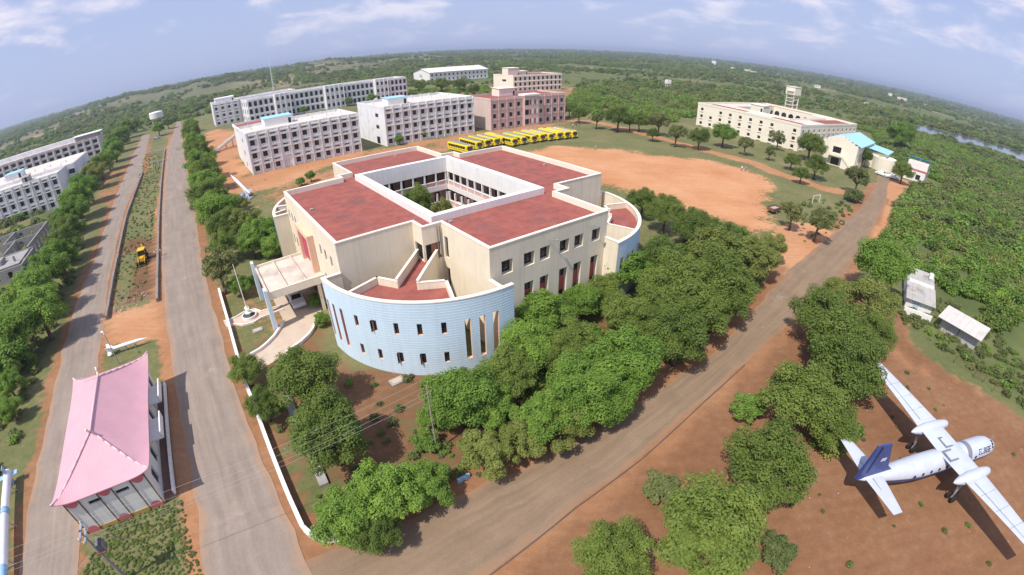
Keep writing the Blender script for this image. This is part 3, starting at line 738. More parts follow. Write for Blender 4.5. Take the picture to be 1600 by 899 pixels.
# ------------------------------------------------------------------ uncountable scrub: points carrying bushes
def bush_objects(tagname, mats, seed, n=4, leaves=260, leaf=0.17, flat=0.62):
    c = bpy.data.collections.new(tagname)
    for i in range(n):
        me, _ = crown_mesh(tagname + '_bush', seed + i, mats[i % len(mats)], 14, leaves, leaf, flat, 0.66, 0.40)
        c.objects.link(bpy.data.objects.new(tagname + '_bush', me))
    return c
def scatter(name, pts, coll, label, cat):
    """pts: (x, y, radius) rows; bushes of the collection are set on them."""
    pts = np.asarray(pts)
    me = bpy.data.meshes.new(name)
    me.from_pydata(np.stack([pts[:, 0], pts[:, 1], pts[:, 2] * 0.42 + rise(pts[:, 0], pts[:, 1])], -1).tolist(), [], [])
    a = me.attributes.new('size', 'FLOAT', 'POINT'); a.data.foreach_set('value', pts[:, 2].astype(np.float32))
    o = link(name, me); tag(o, label, cat, kind='stuff')
    ng = bpy.data.node_groups.new(name, 'GeometryNodeTree')
    ng.interface.new_socket('Geometry', in_out='INPUT', socket_type='NodeSocketGeometry')
    ng.interface.new_socket('Geometry', in_out='OUTPUT', socket_type='NodeSocketGeometry')
    N = ng.nodes; L = ng.links
    gi = N.new('NodeGroupInput'); go = N.new('NodeGroupOutput')
    ci = N.new('GeometryNodeCollectionInfo'); ci.inputs['Collection'].default_value = coll
    ci.inputs['Separate Children'].default_value = True
    ip = N.new('GeometryNodeInstanceOnPoints'); ip.inputs['Pick Instance'].default_value = True
    at = N.new('GeometryNodeInputNamedAttribute'); at.data_type = 'FLOAT'; at.inputs['Name'].default_value = 'size'
    rv = N.new('FunctionNodeRandomValue'); rv.data_type = 'FLOAT_VECTOR'
    rv.inputs[0].default_value = (0, 0, 0); rv.inputs[1].default_value = (0.25, 0.25, 6.28)
    L.new(gi.outputs[0], ip.inputs['Points']); L.new(ci.outputs[0], ip.inputs['Instance'])
    L.new(rv.outputs[0], ip.inputs['Rotation']); L.new(at.outputs[0], ip.inputs['Scale'])
    L.new(ip.outputs[0], go.inputs[0])
    md = o.modifiers.new('scatter', 'NODES'); md.node_group = ng
    return o
rs = np.random.RandomState(11)
BLOCKED = [((-230, 190), 62), ((-120, 72), 0), ((-300, 225), 45), ((-140, 85), 34), ((178, 155), 15), ((163, 168), 26), ((77, 62), 12), ((78, 47), 8),
           ((-345, 390), 12), ((242, 370), 9), ((90, 590), 0)]
POND = [(379, 358), (392, 382), (413.7, 397.3), (466.4, 417.7), (508.2, 403.8), (569.2, 391.3), (588.3, 365.7), (639.4, 358.9), (720, 330), (640, 190), (520, 215), (474.4, 262.6), (473.5, 299.3), (445.3, 318.8), (392.9, 333), (379.1, 345.5)]
def free(x, y):
    ok = ~inside(x, y, CAMPUS) & ~inside(x, y, POND)
    ok &= seg_dist(x, y, POND, True) > 5
    for (cx, cy), r in BLOCKED: ok &= np.hypot(x - cx, y - cy) > r
    ok &= seg_dist(x, y, [(-300, 318), (-160, 150), (-106, 83), (-89.5, 61), (-52, 13.6)], False) > 6
    for a, b_ in (((-150, 133), (-205, 190)), ((-204, 96), (-165, 140))): ok &= seg_dist(x, y, [a, b_], False) > 7
    for pl in ([(64, 88), (71, 89)], [(101, 108), (128, 124), (160, 152)], [(66, 66), (62, 52), (68, 42), (70, 32), (74, 20)]): ok &= seg_dist(x, y, pl, False) > 4
    return ok
# far plain: scrub thinning with distance, bare patches on the left-hand rise
N = 80000
az = rs.uniform(-66, 66, N); dist = 160 * (6000 / 160.0) ** (rs.rand(N) ** 0.95)
x = np.sin(np.radians(az)) * dist; y = np.cos(np.radians(az)) * dist
keep = free(x, y)
nz = np.array([mnoise.noise(Vector((a * 0.006, b_ * 0.006, 3.3))) + 0.5 * mnoise.noise(Vector((a * 0.02, b_ * 0.02, 7.7))) for a, b_ in zip(x, y)])
keep &= (nz + rs.uniform(-0.35, 0.35, N)) > -0.05
keep &= (rise(x, y) < 5) | (nz + rs.uniform(-0.25, 0.25, N) > 0.16)
x, y, dist, nz = x[keep], y[keep], dist[keep], nz[keep]
size = (0.7 + 2.2 * rs.rand(len(x)) ** 2.2) * (1 + np.clip(dist / 900, 0, 4.5)) * (1 + 0.4 * np.clip(nz, -0.5, 1))
SCR = bush_objects('scrub', [LEAF[5], LEAF[4], LEAF[5], LEAF[3]], 700)
scatter('scrubland', np.stack([x, y, size], -1), SCR, 'olive-green thorn scrub covering the plain beyond the campus', 'scrub')
# dense green thicket on the right and beside the blocks
def thick(poly, n, lo, hi, seed):
    r_ = np.random.RandomState(seed)
    P = np.array(poly); a = r_.uniform(P[:, 0].min(), P[:, 0].max(), n); c = r_.uniform(P[:, 1].min(), P[:, 1].max(), n)
    k = inside(a, c, poly) & free(a, c)
    a, c = a[k], c[k]
    return np.stack([a, c, r_.uniform(lo, hi, len(a))], -1)
T1 = thick([(80, 70), (90, 84), (130, 120), (165, 148), (185, 165), (190, 190), (150, 200), (240, 300), (330, 330), (380, 330), (440, 300), (330, 140), (230, 70), (120, 50), (82, 46), (74, 56)], 17000, 1.1, 2.6, 5)
T1 = T1[(np.array([mnoise.noise(Vector((a * 0.03, c * 0.03, 1.1))) for a, c, _ in T1]) + np.random.RandomState(8).uniform(-0.3, 0.3, len(T1))) > -0.42]
THK = bush_objects('thicket', [LEAF[1], LEAF[3], LEAF[0], LEAF[2]], 760, 4, 420, 0.13, 0.72)
scatter('thicket', T1, THK, 'dense bright green thicket filling the ground on the right', 'thicket')
def thick2(poly, n, lo, hi, seed):
    r_ = np.random.RandomState(seed)
    P = np.array(poly); a = r_.uniform(P[:, 0].min(), P[:, 0].max(), n); c = r_.uniform(P[:, 1].min(), P[:, 1].max(), n)
    k = inside(a, c, poly); a, c = a[k], c[k]
    return np.stack([a, c, r_.uniform(lo, hi, len(a))], -1)
T2 = thick2([(42, 262), (34, 300), (60, 420), (160, 420), (190, 330), (150, 300), (98, 262), (84, 236), (66, 226), (48, 244)], 1500, 1.6, 3.4, 6)
scatter('woodland', T2, THK, 'green woodland behind the playing field, beside the pink-grey block', 'woodland')
T3 = thick2([(-78, 372), (-95, 430), (-20, 440), (-10, 380), (-40, 340)], 300, 1.4, 2.8, 10)
scatter('undergrowth', T3, THK, 'green undergrowth between the white blocks at the back', 'undergrowth')
T4 = thick2([(-78, 40), (-66, 25), (-54, 8), (-46, -4), (-80, -10), (-140, 20), (-205, 90), (-175, 130), (-112, 85)], 6500, 0.25, 1.2, 14)
T4 = T4[(seg_dist(T4[:, 0], T4[:, 1], [(-149.3, 135.2), (-105.7, 82.9), (-89.5, 60.9), (-74.5, 42.6), (-61.5, 26.8), (-51.9, 13.6), (-42, 0)], False) > 2.2)
        & ~inside(T4[:, 0], T4[:, 1], [(-122, 72), (-152, 50), (-178, 84), (-148, 107)]) & (seg_dist(T4[:, 0], T4[:, 1], [(-204, 96), (-165, 140)], False) > 10)
        & (seg_dist(T4[:, 0], T4[:, 1], [(-60.2, 19.2), (-47, 6)], False) > 1.2)]
scatter('roadside_scrub', T4, SCR, 'dry scrub and weeds beside the left road', 'scrub')
# stones and litter strewn on the bare earth
def stone_objects():
    c = bpy.data.collections.new('debris')
    for i, col in enumerate(((0.28, 0.22, 0.18), (0.20, 0.14, 0.11), (0.42, 0.39, 0.36))):
        q = MB(); rr = random.Random(i)
        q.lathe([(0.05, -0.4), (0.8, -0.2), (1.0, 0.1), (0.6, 0.5), (0.02, 0.6)], 7, 0); q.v = [(a * rr.uniform(.6, 1.2), b_ * rr.uniform(.6, 1.2), z_) for a, b_, z_ in q.v]
        c.objects.link(bpy.data.objects.new('stone', q.mesh('stone', material('debris_%d' % i, col, 0.9, 0.2, 2.0))))
    return c
# low growth closing the gaps under the tree belts
T6 = np.concatenate([thick2([(0, 31), (10, 37), (26, 47), (38, 58), (48, 68), (44, 76), (34, 84), (30, 72), (22, 62), (8, 54), (0, 46), (-4, 38)], 700, 0.7, 1.7, 41),
                     thick2([(-16, 21), (-6, 25.5), (-4, 30), (-12, 26)], 70, 0.5, 1.1, 42), thick2([(30, 26), (46, 44), (64, 58), (60, 48), (48, 38), (38, 27)], 160, 0.5, 1.4, 43)])
T6 = T6[seg_dist(T6[:, 0], T6[:, 1], [(-16, 18.6), (-2.6, 26.8), (6.6, 32), (15.8, 38.4), (26.8, 45.8), (39.6, 57.7), (54.5, 71.2)], False) > 2.4]
scatter('tree_belt_undergrowth', T6, THK, 'green undergrowth filling the gaps below the roadside tree belts', 'undergrowth')
# garden weeds and tufts
ST_ = np.concatenate([thick2([(0, 10), (22, 32), (60, 58), (62, 40), (68, 28), (72, 0), (10, 0)], 420, 0.03, 0.09, 31),
                      thick2([(-40, 46), (-18, 20), (-12, 20), (24, 45), (10, 50), (-22, 42)], 260, 0.03, 0.09, 32),
                      thick2([(-205, 285), (-112, 172), (-94, 149), (-60, 174), (-72, 140), (-90, 122), (-150, 200)], 500, 0.06, 0.3, 33),
                      thick2([(-68, 62), (-73, 55), (-79, 62), (-76, 68)], 300, 0.06, 0.22, 34),
                      thick2([(-110, 100), (-97, 84), (-84, 74), (-92, 92)], 200, 0.05, 0.2, 35)])
scatter('debris', ST_, stone_objects(), 'small stones and litter strewn over the bare earth', 'debris')
T5 = np.concatenate([thick2([(-34, 42), (-19, 22), (-8, 24), (26, 47), (36, 58), (24, 62), (4, 50), (-20, 42), (-30, 48)], 420, 0.25, 0.7, 21),
                     thick2([(-210, 222), (-120, 112), (-98, 84), (-76, 58), (-70, 62), (-104, 106), (-196, 222)], 9000, 0.12, 0.42, 22),
                     thick2([(-41, 17), (-34, 22), (-27, 14), (-32, 4), (-40, 8)], 3000, 0.06, 0.2, 26),
                     thick2([(68, 60), (66, 50), (72, 36), (74, 20), (90, 20), (86, 60)], 420, 0.3, 1.0, 23),
                     thick2([(66, 84), (76, 108), (92, 118), (104, 112), (84, 94)], 120, 0.3, 0.9, 24),
                     thick2([(2, 8), (22, 30), (60, 58), (60, 30), (70, 0), (20, 0)], 130, 0.15, 0.45, 25)])
scatter('weeds', T5, SCR, 'weeds and tufts growing on the red earth', 'weeds')
# ------------------------------------------------------------------ main building
PSI = 0.66317
OX, OY = -11.368, 78.541
HB = 14.68                     # top of the parapets
MAIN = thing('college_building', 'cream two-armed college building with red roofs, courtyard and blue curved corner walls', 'building', (OX, OY, 0), PSI)
OUTL = [(-11.8, -18.1), (-11.8, -29.3), (9.3, -29.3), (9.3, -18.2), (12.4, -18.2), (12.4, -15.2), (23.8, -15.2), (23.8, 15.1), (12.2, 15.1), (12.2, 17.6), (9.1, 17.6), (9.1, 29.3),
        (-12.0, 29.3), (-12.0, 17.7), (-14.7, 17.7), (-14.7, 15.4), (-25.9, 15.4), (-25.9, -15.3), (-14.8, -15.3), (-14.8, -18.1)]
def inset(poly, d):
    n = len(poly); o = []
    for i in range(n):
        p, q, r_ = Vector(poly[i - 1]), Vector(poly[i]), Vector(poly[(i + 1) % n])
        a = (q - p).normalized(); c = (r_ - q).normalized()
        na = Vector((-a.y, a.x)); nc = Vector((-c.y, c.x))
        o.append(tuple(q + (na + nc) * d))
    return o
def wall_fn(a, b_):
    """Point on the wall from a to b (outside on the right of the walk): u along, z up, d inwards."""
    a = Vector((*a, 0)); b_ = Vector((*b_, 0)); t = (b_ - a).normalized(); n = Vector((-t.y, t.x, 0))
    return (lambda u, z, d: tuple(a + t * u + n * d + Vector((0, 0, z)))), (b_ - a).length, t, n
def put_window(parent, fn, t, u, z, w, h, depth, nx=2, ny=2, fr=None, pane=None, name='window'):
    p = fn(u + w / 2, z, depth - 0.01)
    o = link(name, window_mesh(w, h, nx, ny, fr, pane), parent, p, math.atan2(t.y, t.x))
    return o
wl = MB()
SOUTH_UP = [1.75, 5.3, 8.0, 11.55, 14.35, 17.9]
for i in range(len(OUTL)):
    a, c = OUTL[i], OUTL[(i + 1) % len(OUTL)]
    fn, L, t, n = wall_fn(a, c)
    ops = []; z0 = 0.0
    if i == 1:                                   # near face: six square windows over six tall ones
        for u in SOUTH_UP:
            ops.append((u, u + 1.75, 10.55, 12.45))
            ops.append((u + 0.1, u + 1.65, 1.6, 8.15))
    elif i == 16:                                # entrance face
        for w_ in (1.1, 3.4, 5.8, 21.4, 23.9, 26.6): ops += [(w_, w_ + 0.95, 9.9, 11.6), (w_, w_ + 0.95, 4.9, 6.9)]
    elif i == 0: ops = [(0.6, 1.5, 9.7, 12.9), (0.6, 1.5, 5.2, 8.2)]
    elif i == 6:
        for k in range(8): ops.append((1.6 + k * 3.5, 3.2 + k * 3.5, 10.3, 12.2))
    elif i in (3, 4, 8, 9, 13, 14, 18, 19):
        # the small corner stair heads hang over an open landing
        if i in (18, 19, 3, 4): ops = [(0.35, L - 0.35, 9.6, 12.0)]
    dep = 0.75 if i == 1 else 0.35
    facade(wl, fn, 0, L, 0.0, HB, ops, dep, 0)
    for o_ in ops:
        w_, h_ = o_[1] - o_[0], o_[3] - o_[2]
        if i == 1 and o_[3] < 9:
            put_window(MAIN, fn, t, o_[0], 6.65, w_, 1.5, dep, 2, 1)
            b = MB(); b.box(-w_ / 2, -0.10, 0, w_ / 2, 0.0, 2.35)
            link('panel', b.mesh('panel', REDPANEL), MAIN, fn(o_[0] + w_ / 2, 4.3, dep), math.atan2(t.y, t.x))
            put_window(MAIN, fn, t, o_[0], 1.6, w_, 2.7, dep, 2, 2)
        elif i in (18, 19, 3, 4):
            put_window(MAIN, fn, t, o_[0], o_[2], w_, h_, dep, 2, 1, FRAME, DARK, 'doorway')
        else:
            put_window(MAIN, fn, t, o_[0], o_[2], w_, h_, dep, 2, 2)
wl.build('wall', [CREAM], MAIN)
# roof deck with the courtyard cut out
CI = (-11.0, -15.0, 7.7, 13.5)      # courtyard opening u0 w0 u1 w1
CO = (-12.1, -16.0, 8.8, 14.6)      # outer face of its parapet
b = MB()
hole = [(CI[0], CI[1]), (CI[2], CI[1]), (CI[2], CI[3]), (CI[0], CI[3])]
b.flat([inset(OUTL, 0.05), hole], 13.85)
b.build('roof', REDROOF, MAIN)
b = MB()
I1 = inset(OUTL, 0.42); O1 = inset(OUTL, -0.05)
n = len(OUTL)
for i in range(n):
    j = (i + 1) % n
    b.quad((*I1[i], 13.8), (*I1[j], 13.8), (*I1[j], HB + 0.1), (*I1[i], HB + 0.1))
    b.quad((*O1[i], HB + 0.1), (*O1[j], HB + 0.1), (*I1[j], HB + 0.1), (*I1[i], HB + 0.1))
    b.quad((*O1[i], HB - 0.05), (*O1[j], HB - 0.05), (*O1[j], HB + 0.1), (*O1[i], HB + 0.1))
b.build('parapet', CREAMW, MAIN)
b = MB()
for (x0, y0, x1, y1) in ((CO[0], CO[1], CO[2], CI[1]), (CO[0], CI[3], CO[2], CO[3]), (CO[0], CI[1], CI[0], CI[3]), (CI[2], CI[1], CO[2], CI[3])):
    b.box(x0, y0, 11.9, x1, y1, 14.95)
b.build('courtyard_parapet', WHITE, MAIN)
# courtyard galleries
ctr = ((CI[0] + CI[2]) / 2, (CI[1] + CI[3]) / 2)
sides = [((CI[0], CI[3]), (CI[2], CI[3])), ((CI[2], CI[3]), (CI[2], CI[1])), ((CI[2], CI[1]), (CI[0], CI[1])), ((CI[0], CI[1]), (CI[0], CI[3]))]
colmesh = None
bm_ = MB(); bm_.box(-0.17, 0.02, 0, 0.17, 0.36, 2.85); colmesh = bm_.mesh('column', WHITE)
for a, c in sides:
    fn, L, t, n_ = wall_fn(a, c)
    ang = math.atan2(t.y, t.x)
    for lev, zf in enumerate((0.0, 4.55, 9.1)):
        b = MB(); T = lambda u0, d0, z0, u1, d1, z1, m=0: b.add([fn(u0, z0, d0), fn(u1, z0, d0), fn(u1, z0, d1), fn(u0, z0, d1), fn(u0, z1, d0), fn(u1, z1, d0), fn(u1, z1, d1), fn(u0, z1, d1)],
                 ((3, 2, 1, 0), (4, 5, 6, 7), (0, 1, 5, 4), (1, 2, 6, 5), (2, 3, 7, 6), (3, 0, 4, 7)), m)
        if lev: T(-0.02, 0.0, zf - 1.1, L + 0.02, 2.7, zf)      # slab edge
        b.build('gallery_floor', WHITE, MAIN) if lev else None
        b = MB(); T(-2.5, 2.7, zf, L + 2.5, 2.9, zf + 3.4)
        b.build('gallery_wall', BRICKR if lev != 1 else PINKWALL, MAIN)
        if lev:
            b = MB(); T(-0.02, 0.08, zf + 0.003, L + 0.02, 0.26, zf + 0.85); b.build('balustrade', PINKWALL, MAIN)
            b = MB(); T(0.02, 0.0, zf + 0.853, L - 0.02, 0.34, zf + 1.0); b.build('handrail', WHITE, MAIN)
        k = max(3, int(round(L / 2.7)))
        for q in range(k + 1):
            u = min(max(L * q / k, 0.25), L - 0.25)
            link('column', colmesh, MAIN, fn(u, zf, 0), ang)
        for q in range(k):
            u = L * (q + 0.28) / k
            put_window(MAIN, fn, t, u, zf + 0.01, 1.2, 2.3, 2.66, 1, 1, FRAME, DARK, 'door')
b = MB(); b.flat([hole], 0.10); b.build('courtyard_floor', material('courtyard_soil', (0.20, 0.14, 0.08), 0.95, 0.3, 0.5), MAIN)

# curved corner drums: near, right and left corners
DR, DTOP = 17.58, 10.57
def drum(su, sw, cu, cw, ends, near):
    """Curved wall around the corner whose outside points to (su, sw); t runs 0..90 degrees from the u side to the w side."""
    def fn(tdeg, z, d):
        t_ = R(tdeg); r_ = DR - d
        return (cu + su * r_ * math.cos(t_), cw + sw * r_ * math.sin(t_), z)
    t0, t1 = ends
    slits = [(3.6, 5.8), (9.3, 11.3), (15.2, 17.2), (70.6, 73.0), (76.5, 79.0), (82.4, 85.0)]
    ops = [(a, c, 1.95, 7.75) for a, c in slits]
    wins = [24.4, 33.6, 43.0, 52.3, 61.6]
    for a in wins: ops += [(a, a + 2.0, 6.15, 7.75), (a, a + 2.0, 1.9, 3.45)]
    # courses: each a band of cladding with a recessed joint
    NB = 26
    wall = MB()
    facade(wall, fn, t0, t1, 0.0, DTOP, ops, 0.45, 0, 1, 2.0)
    for k in range(1, 29):
        z = DTOP * k / 29.0
        segs = [(t0, t1)]
        for a, c, p, q in ops:
            if p - 0.06 < z < q + 0.06:
                ns = []
                for s0, s1 in segs:
                    if c <= s0 or a >= s1: ns.append((s0, s1)); continue
                    if a > s0: ns.append((s0, a))
                    if c < s1: ns.append((c, s1))
                segs = ns
        for s0, s1 in segs:
            kk = max(1, int((s1 - s0) / 3.0)); us = [s0 + (s1 - s0) * i / kk for i in range(kk + 1)]
            for a, c in zip(us[:-1], us[1:]):
                wall.quad(fn(a, z + 0.03, -0.001), fn(c, z + 0.03, -0.001), fn(c, z - 0.015, -0.022), fn(a, z - 0.015, -0.022), 2)
                wall.quad(fn(a, z - 0.015, -0.022), fn(c, z - 0.015, -0.022), fn(c, z - 0.03, -0.001), fn(a, z - 0.03, -0.001), 2)
    o = wall.build('curved_wall', [BLUEC, PEACH, BLUEG], MAIN)
    # inner lining and coping
    b = MB()
    us = [t0 + (t1 - t0) * i / 48 for i in range(49)]
    facade(b, lambda u, z, d: fn(u, z, 0.45 + d), t0, t1, 0.0, DTOP, ops, 0.001, 0, 0, 2.0)
    for a, c in zip(us[:-1], us[1:]):
        b.quad(fn(a, DTOP + 0.06, -0.05), fn(c, DTOP + 0.06, -0.05), fn(c, DTOP + 0.06, 0.5), fn(a, DTOP + 0.06, 0.5), 1)
        b.quad(fn(a, DTOP - 0.08, -0.05), fn(c, DTOP - 0.08, -0.05), fn(c, DTOP + 0.06, -0.05), fn(a, DTOP + 0.06, -0.05), 1)
        b.quad(fn(a, DTOP - 0.08, 0.5), fn(c, DTOP - 0.08, 0.5), fn(c, DTOP + 0.06, 0.5), fn(a, DTOP + 0.06, 0.5), 1)
    b.build('coping', [CREAM, CREAMW], MAIN)
    for k, (a, c) in enumerate(slits):
        if k < 3:       # louvred slits
            b = MB(); b.quad(fn(a, 1.95, 0.3), fn(c, 1.95, 0.3), fn(c, 7.75, 0.3), fn(a, 7.75, 0.3)); b.build('louvre', MAROON, MAIN)
    rot = lambda tm: math.atan2(sw * math.sin(R(tm)), su * math.cos(R(tm))) + PI / 2
    for a in wins:
        for z, h in ((6.15, 1.6), (1.9, 1.55)):
            p = fn(a + 1.0, z, 0.30)
            w_ = 2 * DR * math.sin(R(1.0))
            link('window', window_mesh(w_, h, 2, 3), MAIN, p, rot(a + 1.0))
            if near and (a, z) in ((33.6, 6.15), (43.0, 1.9), (52.3, 1.9)):   # casements standing open
                q = fn(a - 0.05, z, -0.1)
                link('casement', window_mesh(w_ * 0.8, h, 1, 3), MAIN, q, rot(a) - su * sw * PI / 2)
    # short return walls tying the drum to the arms
    return fn
def deck(pts, arc, fn, su, sw):
    """Red platform with parapets on the drum, and the stair bridge down from the landing."""
    zt, zd = DTOP - 0.06, 9.55
    (p1, p2, p3, q3, p4, p5, d1, d2) = pts
    arcp = [fn(t_, 0, 0.5)[:2] for t_ in np.linspace(arc[0], arc[1], 14)]
    poly = [p1, p2, p3, q3, p4, p5] + arcp
    b = MB(); b.flat([poly], zd); b.flat([poly], zd - 0.35)
    for i in range(len(poly)):
        a, c = poly[i], poly[(i + 1) % len(poly)]
        b.quad((*a, zd - 0.35), (*c, zd - 0.35), (*c, zd), (*a, zd))
    b.flat([[d1, d2, q3, p3]], zd + 0.002); b.flat([[d1, d2, q3, p3]], zd - 0.4)
    b.build('terrace', REDROOF, MAIN)
    for a, c, zb in ((p1, p2, 0.0), (p2, p3, 0.0), (q3, p4, 0.0), (p4, p5, 0.0), (p3, d1, 6.0), (d2, q3, 6.0)):
        b = MB(); m_ = Vector(((a[0] + c[0]) / 2, (a[1] + c[1]) / 2, 0)); d_ = Vector((c[0] - a[0], c[1] - a[1], 0)); L_ = d_.length
        T = Matrix.Rotation(math.atan2(d_.y, d_.x), 4, 'Z'); T.translation = m_
        up = 0.35 if zb else 0.0
        b.box(-L_ / 2 - 0.13, -0.14, zb, L_ / 2 + 0.13, 0.14, zt + up, 0, T)
        b.box(-L_ / 2 - 0.16, -0.18, zt + up + 0.002, L_ / 2 + 0.16, 0.18, zt + up + 0.08, 1, T)
        b.build('terrace_parapet', [CREAM, CREAMW], MAIN)
def return_wall(a, c):
    b = MB(); d_ = Vector((c[0] - a[0], c[1] - a[1], 0)); L_ = d_.length
    T = Matrix.Rotation(math.atan2(d_.y, d_.x), 4, 'Z'); T.translation = (a[0], a[1], 0)
    b.box(0, -0.22, 0, L_, 0.22, DTOP - 0.09, 0, T); b.box(-0.02, -0.27, DTOP - 0.088, L_ + 0.1, 0.27, DTOP + 0.05, 1, T)
    b.build('return_wall', [CREAM, CREAMW], MAIN)
f1 = drum(-1, -1, -11.0, -14.38, (2.9, 92.6), True)
deck([(-27.0, -21.0), (-22.5, -19.6), (-20.9, -22.2), (-19.0, -24.2), (-16.0, -25.9), (-17.7, -30.4), (-14.9, -16.3), (-12.9, -18.2)], (67.0, 22.8), f1, -1, -1)
return_wall((-25.9, -15.28), (-28.5, -15.28)); return_wall((-11.8, -29.3), (-11.8, -31.9))
f2 = drum(1, -1, 8.5, -14.38, (-2.6, 87.3), False)
deck([(24.5, -21.2), (20.1, -19.6), (18.4, -22.1), (16.6, -24.0), (13.6, -25.8), (15.2, -30.3), (12.6, -16.4), (10.6, -18.3)][::1], (67.0, 22.8), f2, 1, -1)
return_wall((23.8, -15.0), (26.0, -13.7)); return_wall((9.3, -29.3), (9.3, -31.9))
f3 = drum(-1, 1, -11.1, 14.5, (2.9, 90), False)
return_wall((-25.9, 15.38), (-28.6, 15.38)); return_wall((-12.0, 29.3), (-11.2, 32.0))
b = MB(); b.flat([[(-26.5, 21), (-22.5, 19.8), (-16, 25.8), (-17.4, 30.2)] + [f3(t_, 0, 0.5)[:2] for t_ in np.linspace(67, 22.8, 12)]], 9.55); b.build('terrace', REDROOF, MAIN)
for q in (((-22.5, 19.8), (-26.8, 21.3)), ((-25.8, 18.0), (-28.0, 17.5))):
    return_wall(*q)

# rainwater pipes at the near landing and small things left on the roofs
for x_, y_ in ((-12.15, -18.25), (-12.55, -18.25)):
    b = MB(); b.tube((x_, y_, 9.6), (x_, y_, 14.3), 0.07, 0.07, 8); b.build('rainwater_pipe', material('grey_pipe', (0.18, 0.17, 0.17), 0.6), MAIN)
for x_, y_ in ((-9.8, -17.2), (21.5, -2.0), (-24.0, 3.0), (2.0, 26.5)):
    b = MB(); b.box(x_ - 0.25, y_ - 0.25, 13.852, x_ + 0.25, y_ + 0.25, 14.15); b.build('roof_outlet', CONC, MAIN)
for x_, y_ in ((-2.5, -29.35), (5.5, -29.35)):
    b = MB(); b.tube((x_, y_, 13.3), (x_ + 0.9, y_ - 0.5, 13.2), 0.04, 0.04, 6); b.box(x_ + 0.8, y_ - 0.7, 13.1, x_ + 1.3, y_ - 0.4, 13.2); b.build('wall_lamp', STEEL, MAIN)

# entrance porch with its carriageway roof
b = MB()
b.box(-35.0, -4.9, 5.25, -25.95, 6.0, 5.75)
for u in (-35.0, -31.95, -28.9): b.box(u, -4.85, 5.752, u + 0.3, 5.95, 6.05)
for w_ in (-5.1, 6.0): b.box(-35.2, w_ - 0.1, 4.9, -25.95, w_ + 0.1, 6.2, 1)
b.build('porch_roof', [material('porch_deck', (0.60, 0.53, 0.46), 0.9, 0.2, 0.6, stain=(0.33, 0.26, 0.24), stain_amt=0.6), CREAMW], MAIN)
for w_ in (-5.3, 6.2):
    b = MB(); b.add([(-35.6, w_ - 0.8, 0), (-34.9, w_ - 0.8, 0), (-34.9, w_ + 0.8, 0), (-35.6, w_ + 0.8, 0), (-35.45, w_ - 0.6, 6.9), (-35.0, w_ - 0.6, 6.9), (-35.0, w_ + 0.6, 6.9), (-35.45, w_ + 0.6, 6.9)],
                    ((4, 5, 6, 7), (0, 1, 5, 4), (1, 2, 6, 5), (2, 3, 7, 6), (3, 0, 4, 7)))
    b.build('porch_pillar', BLUEC, MAIN)
for u, w_ in ((-34.7, 0.5), (-27.0, -4.6), (-27.0, 5.6)):
    b = MB(); b.box(u - 0.25, w_ - 0.25, 0, u + 0.25, w_ + 0.25, 5.24); b.build('porch_pillar', CREAM, MAIN)
b = MB(); b.box(-26.9, -2.9, 0, -25.95, -2.2, 11.9); b.box(-26.9, 3.6, 0, -25.95, 4.9, 11.9); b.box(-26.9, -2.2, 11.2, -25.95, 3.6, 11.9)
b.build('entrance_surround', PEACH, MAIN)
b = MB(); b.box(-26.2, -2.2, 6.0, -25.93, 3.6, 11.19); b.build('entrance_panel', material('pink_grille_panel', (0.80, 0.42, 0.46), 0.8, 0.1), MAIN)
for k in range(9):
    b = MB(); w_ = -1.9 + k * 0.65; b.box(-26.45, w_, 6.4, -26.2, w_ + 0.22, 10.9); b.build('grille_bar', material('rose_bar', (0.62, 0.14, 0.20), 0.7, 0.1), MAIN)
b = MB(); b.box(-26.0, -2.0, 0.15, -25.92, 3.4, 4.4); b.build('entrance_door', DARK, MAIN)
# ------------------------------------------------------------------ campus blocks
ARCHM = {}
def arch_mesh(w, h, wallm, depth=0.3):
    """Round-headed window filling a w x h opening: dark pane, and the two spandrels flush with the wall."""
    key = (w, h, wallm.name)
    if key not in ARCHM:
        b = MB(); r_ = w / 2; zc = h - r_
        b.quad((-r_, depth, 0), (r_, depth, 0), (r_, depth, h), (-r_, depth, h), 1)
        N_ = 8
        for s in (-1, 1):
            arc = [(s * r_ * math.cos(PI / 2 * i / N_), zc + r_ * math.sin(PI / 2 * i / N_)) for i in range(N_ + 1)]
            for (a, c) in zip(arc[:-1], arc[1:]):
                b.add([(a[0], 0, a[1]), (c[0], 0, c[1]), (s * r_, 0, h)], ((0, 1, 2),), 0)
                b.quad((a[0], 0, a[1]), (c[0], 0, c[1]), (c[0], depth, c[1]), (a[0], depth, a[1]), 0)
        b.box(-0.04, depth - 0.06, 0, 0.04, depth - 0.01, h, 2)
        ARCHM[key] = b.mesh('window', [wallm, GLASS, FRAME])
    return ARCHM[key]
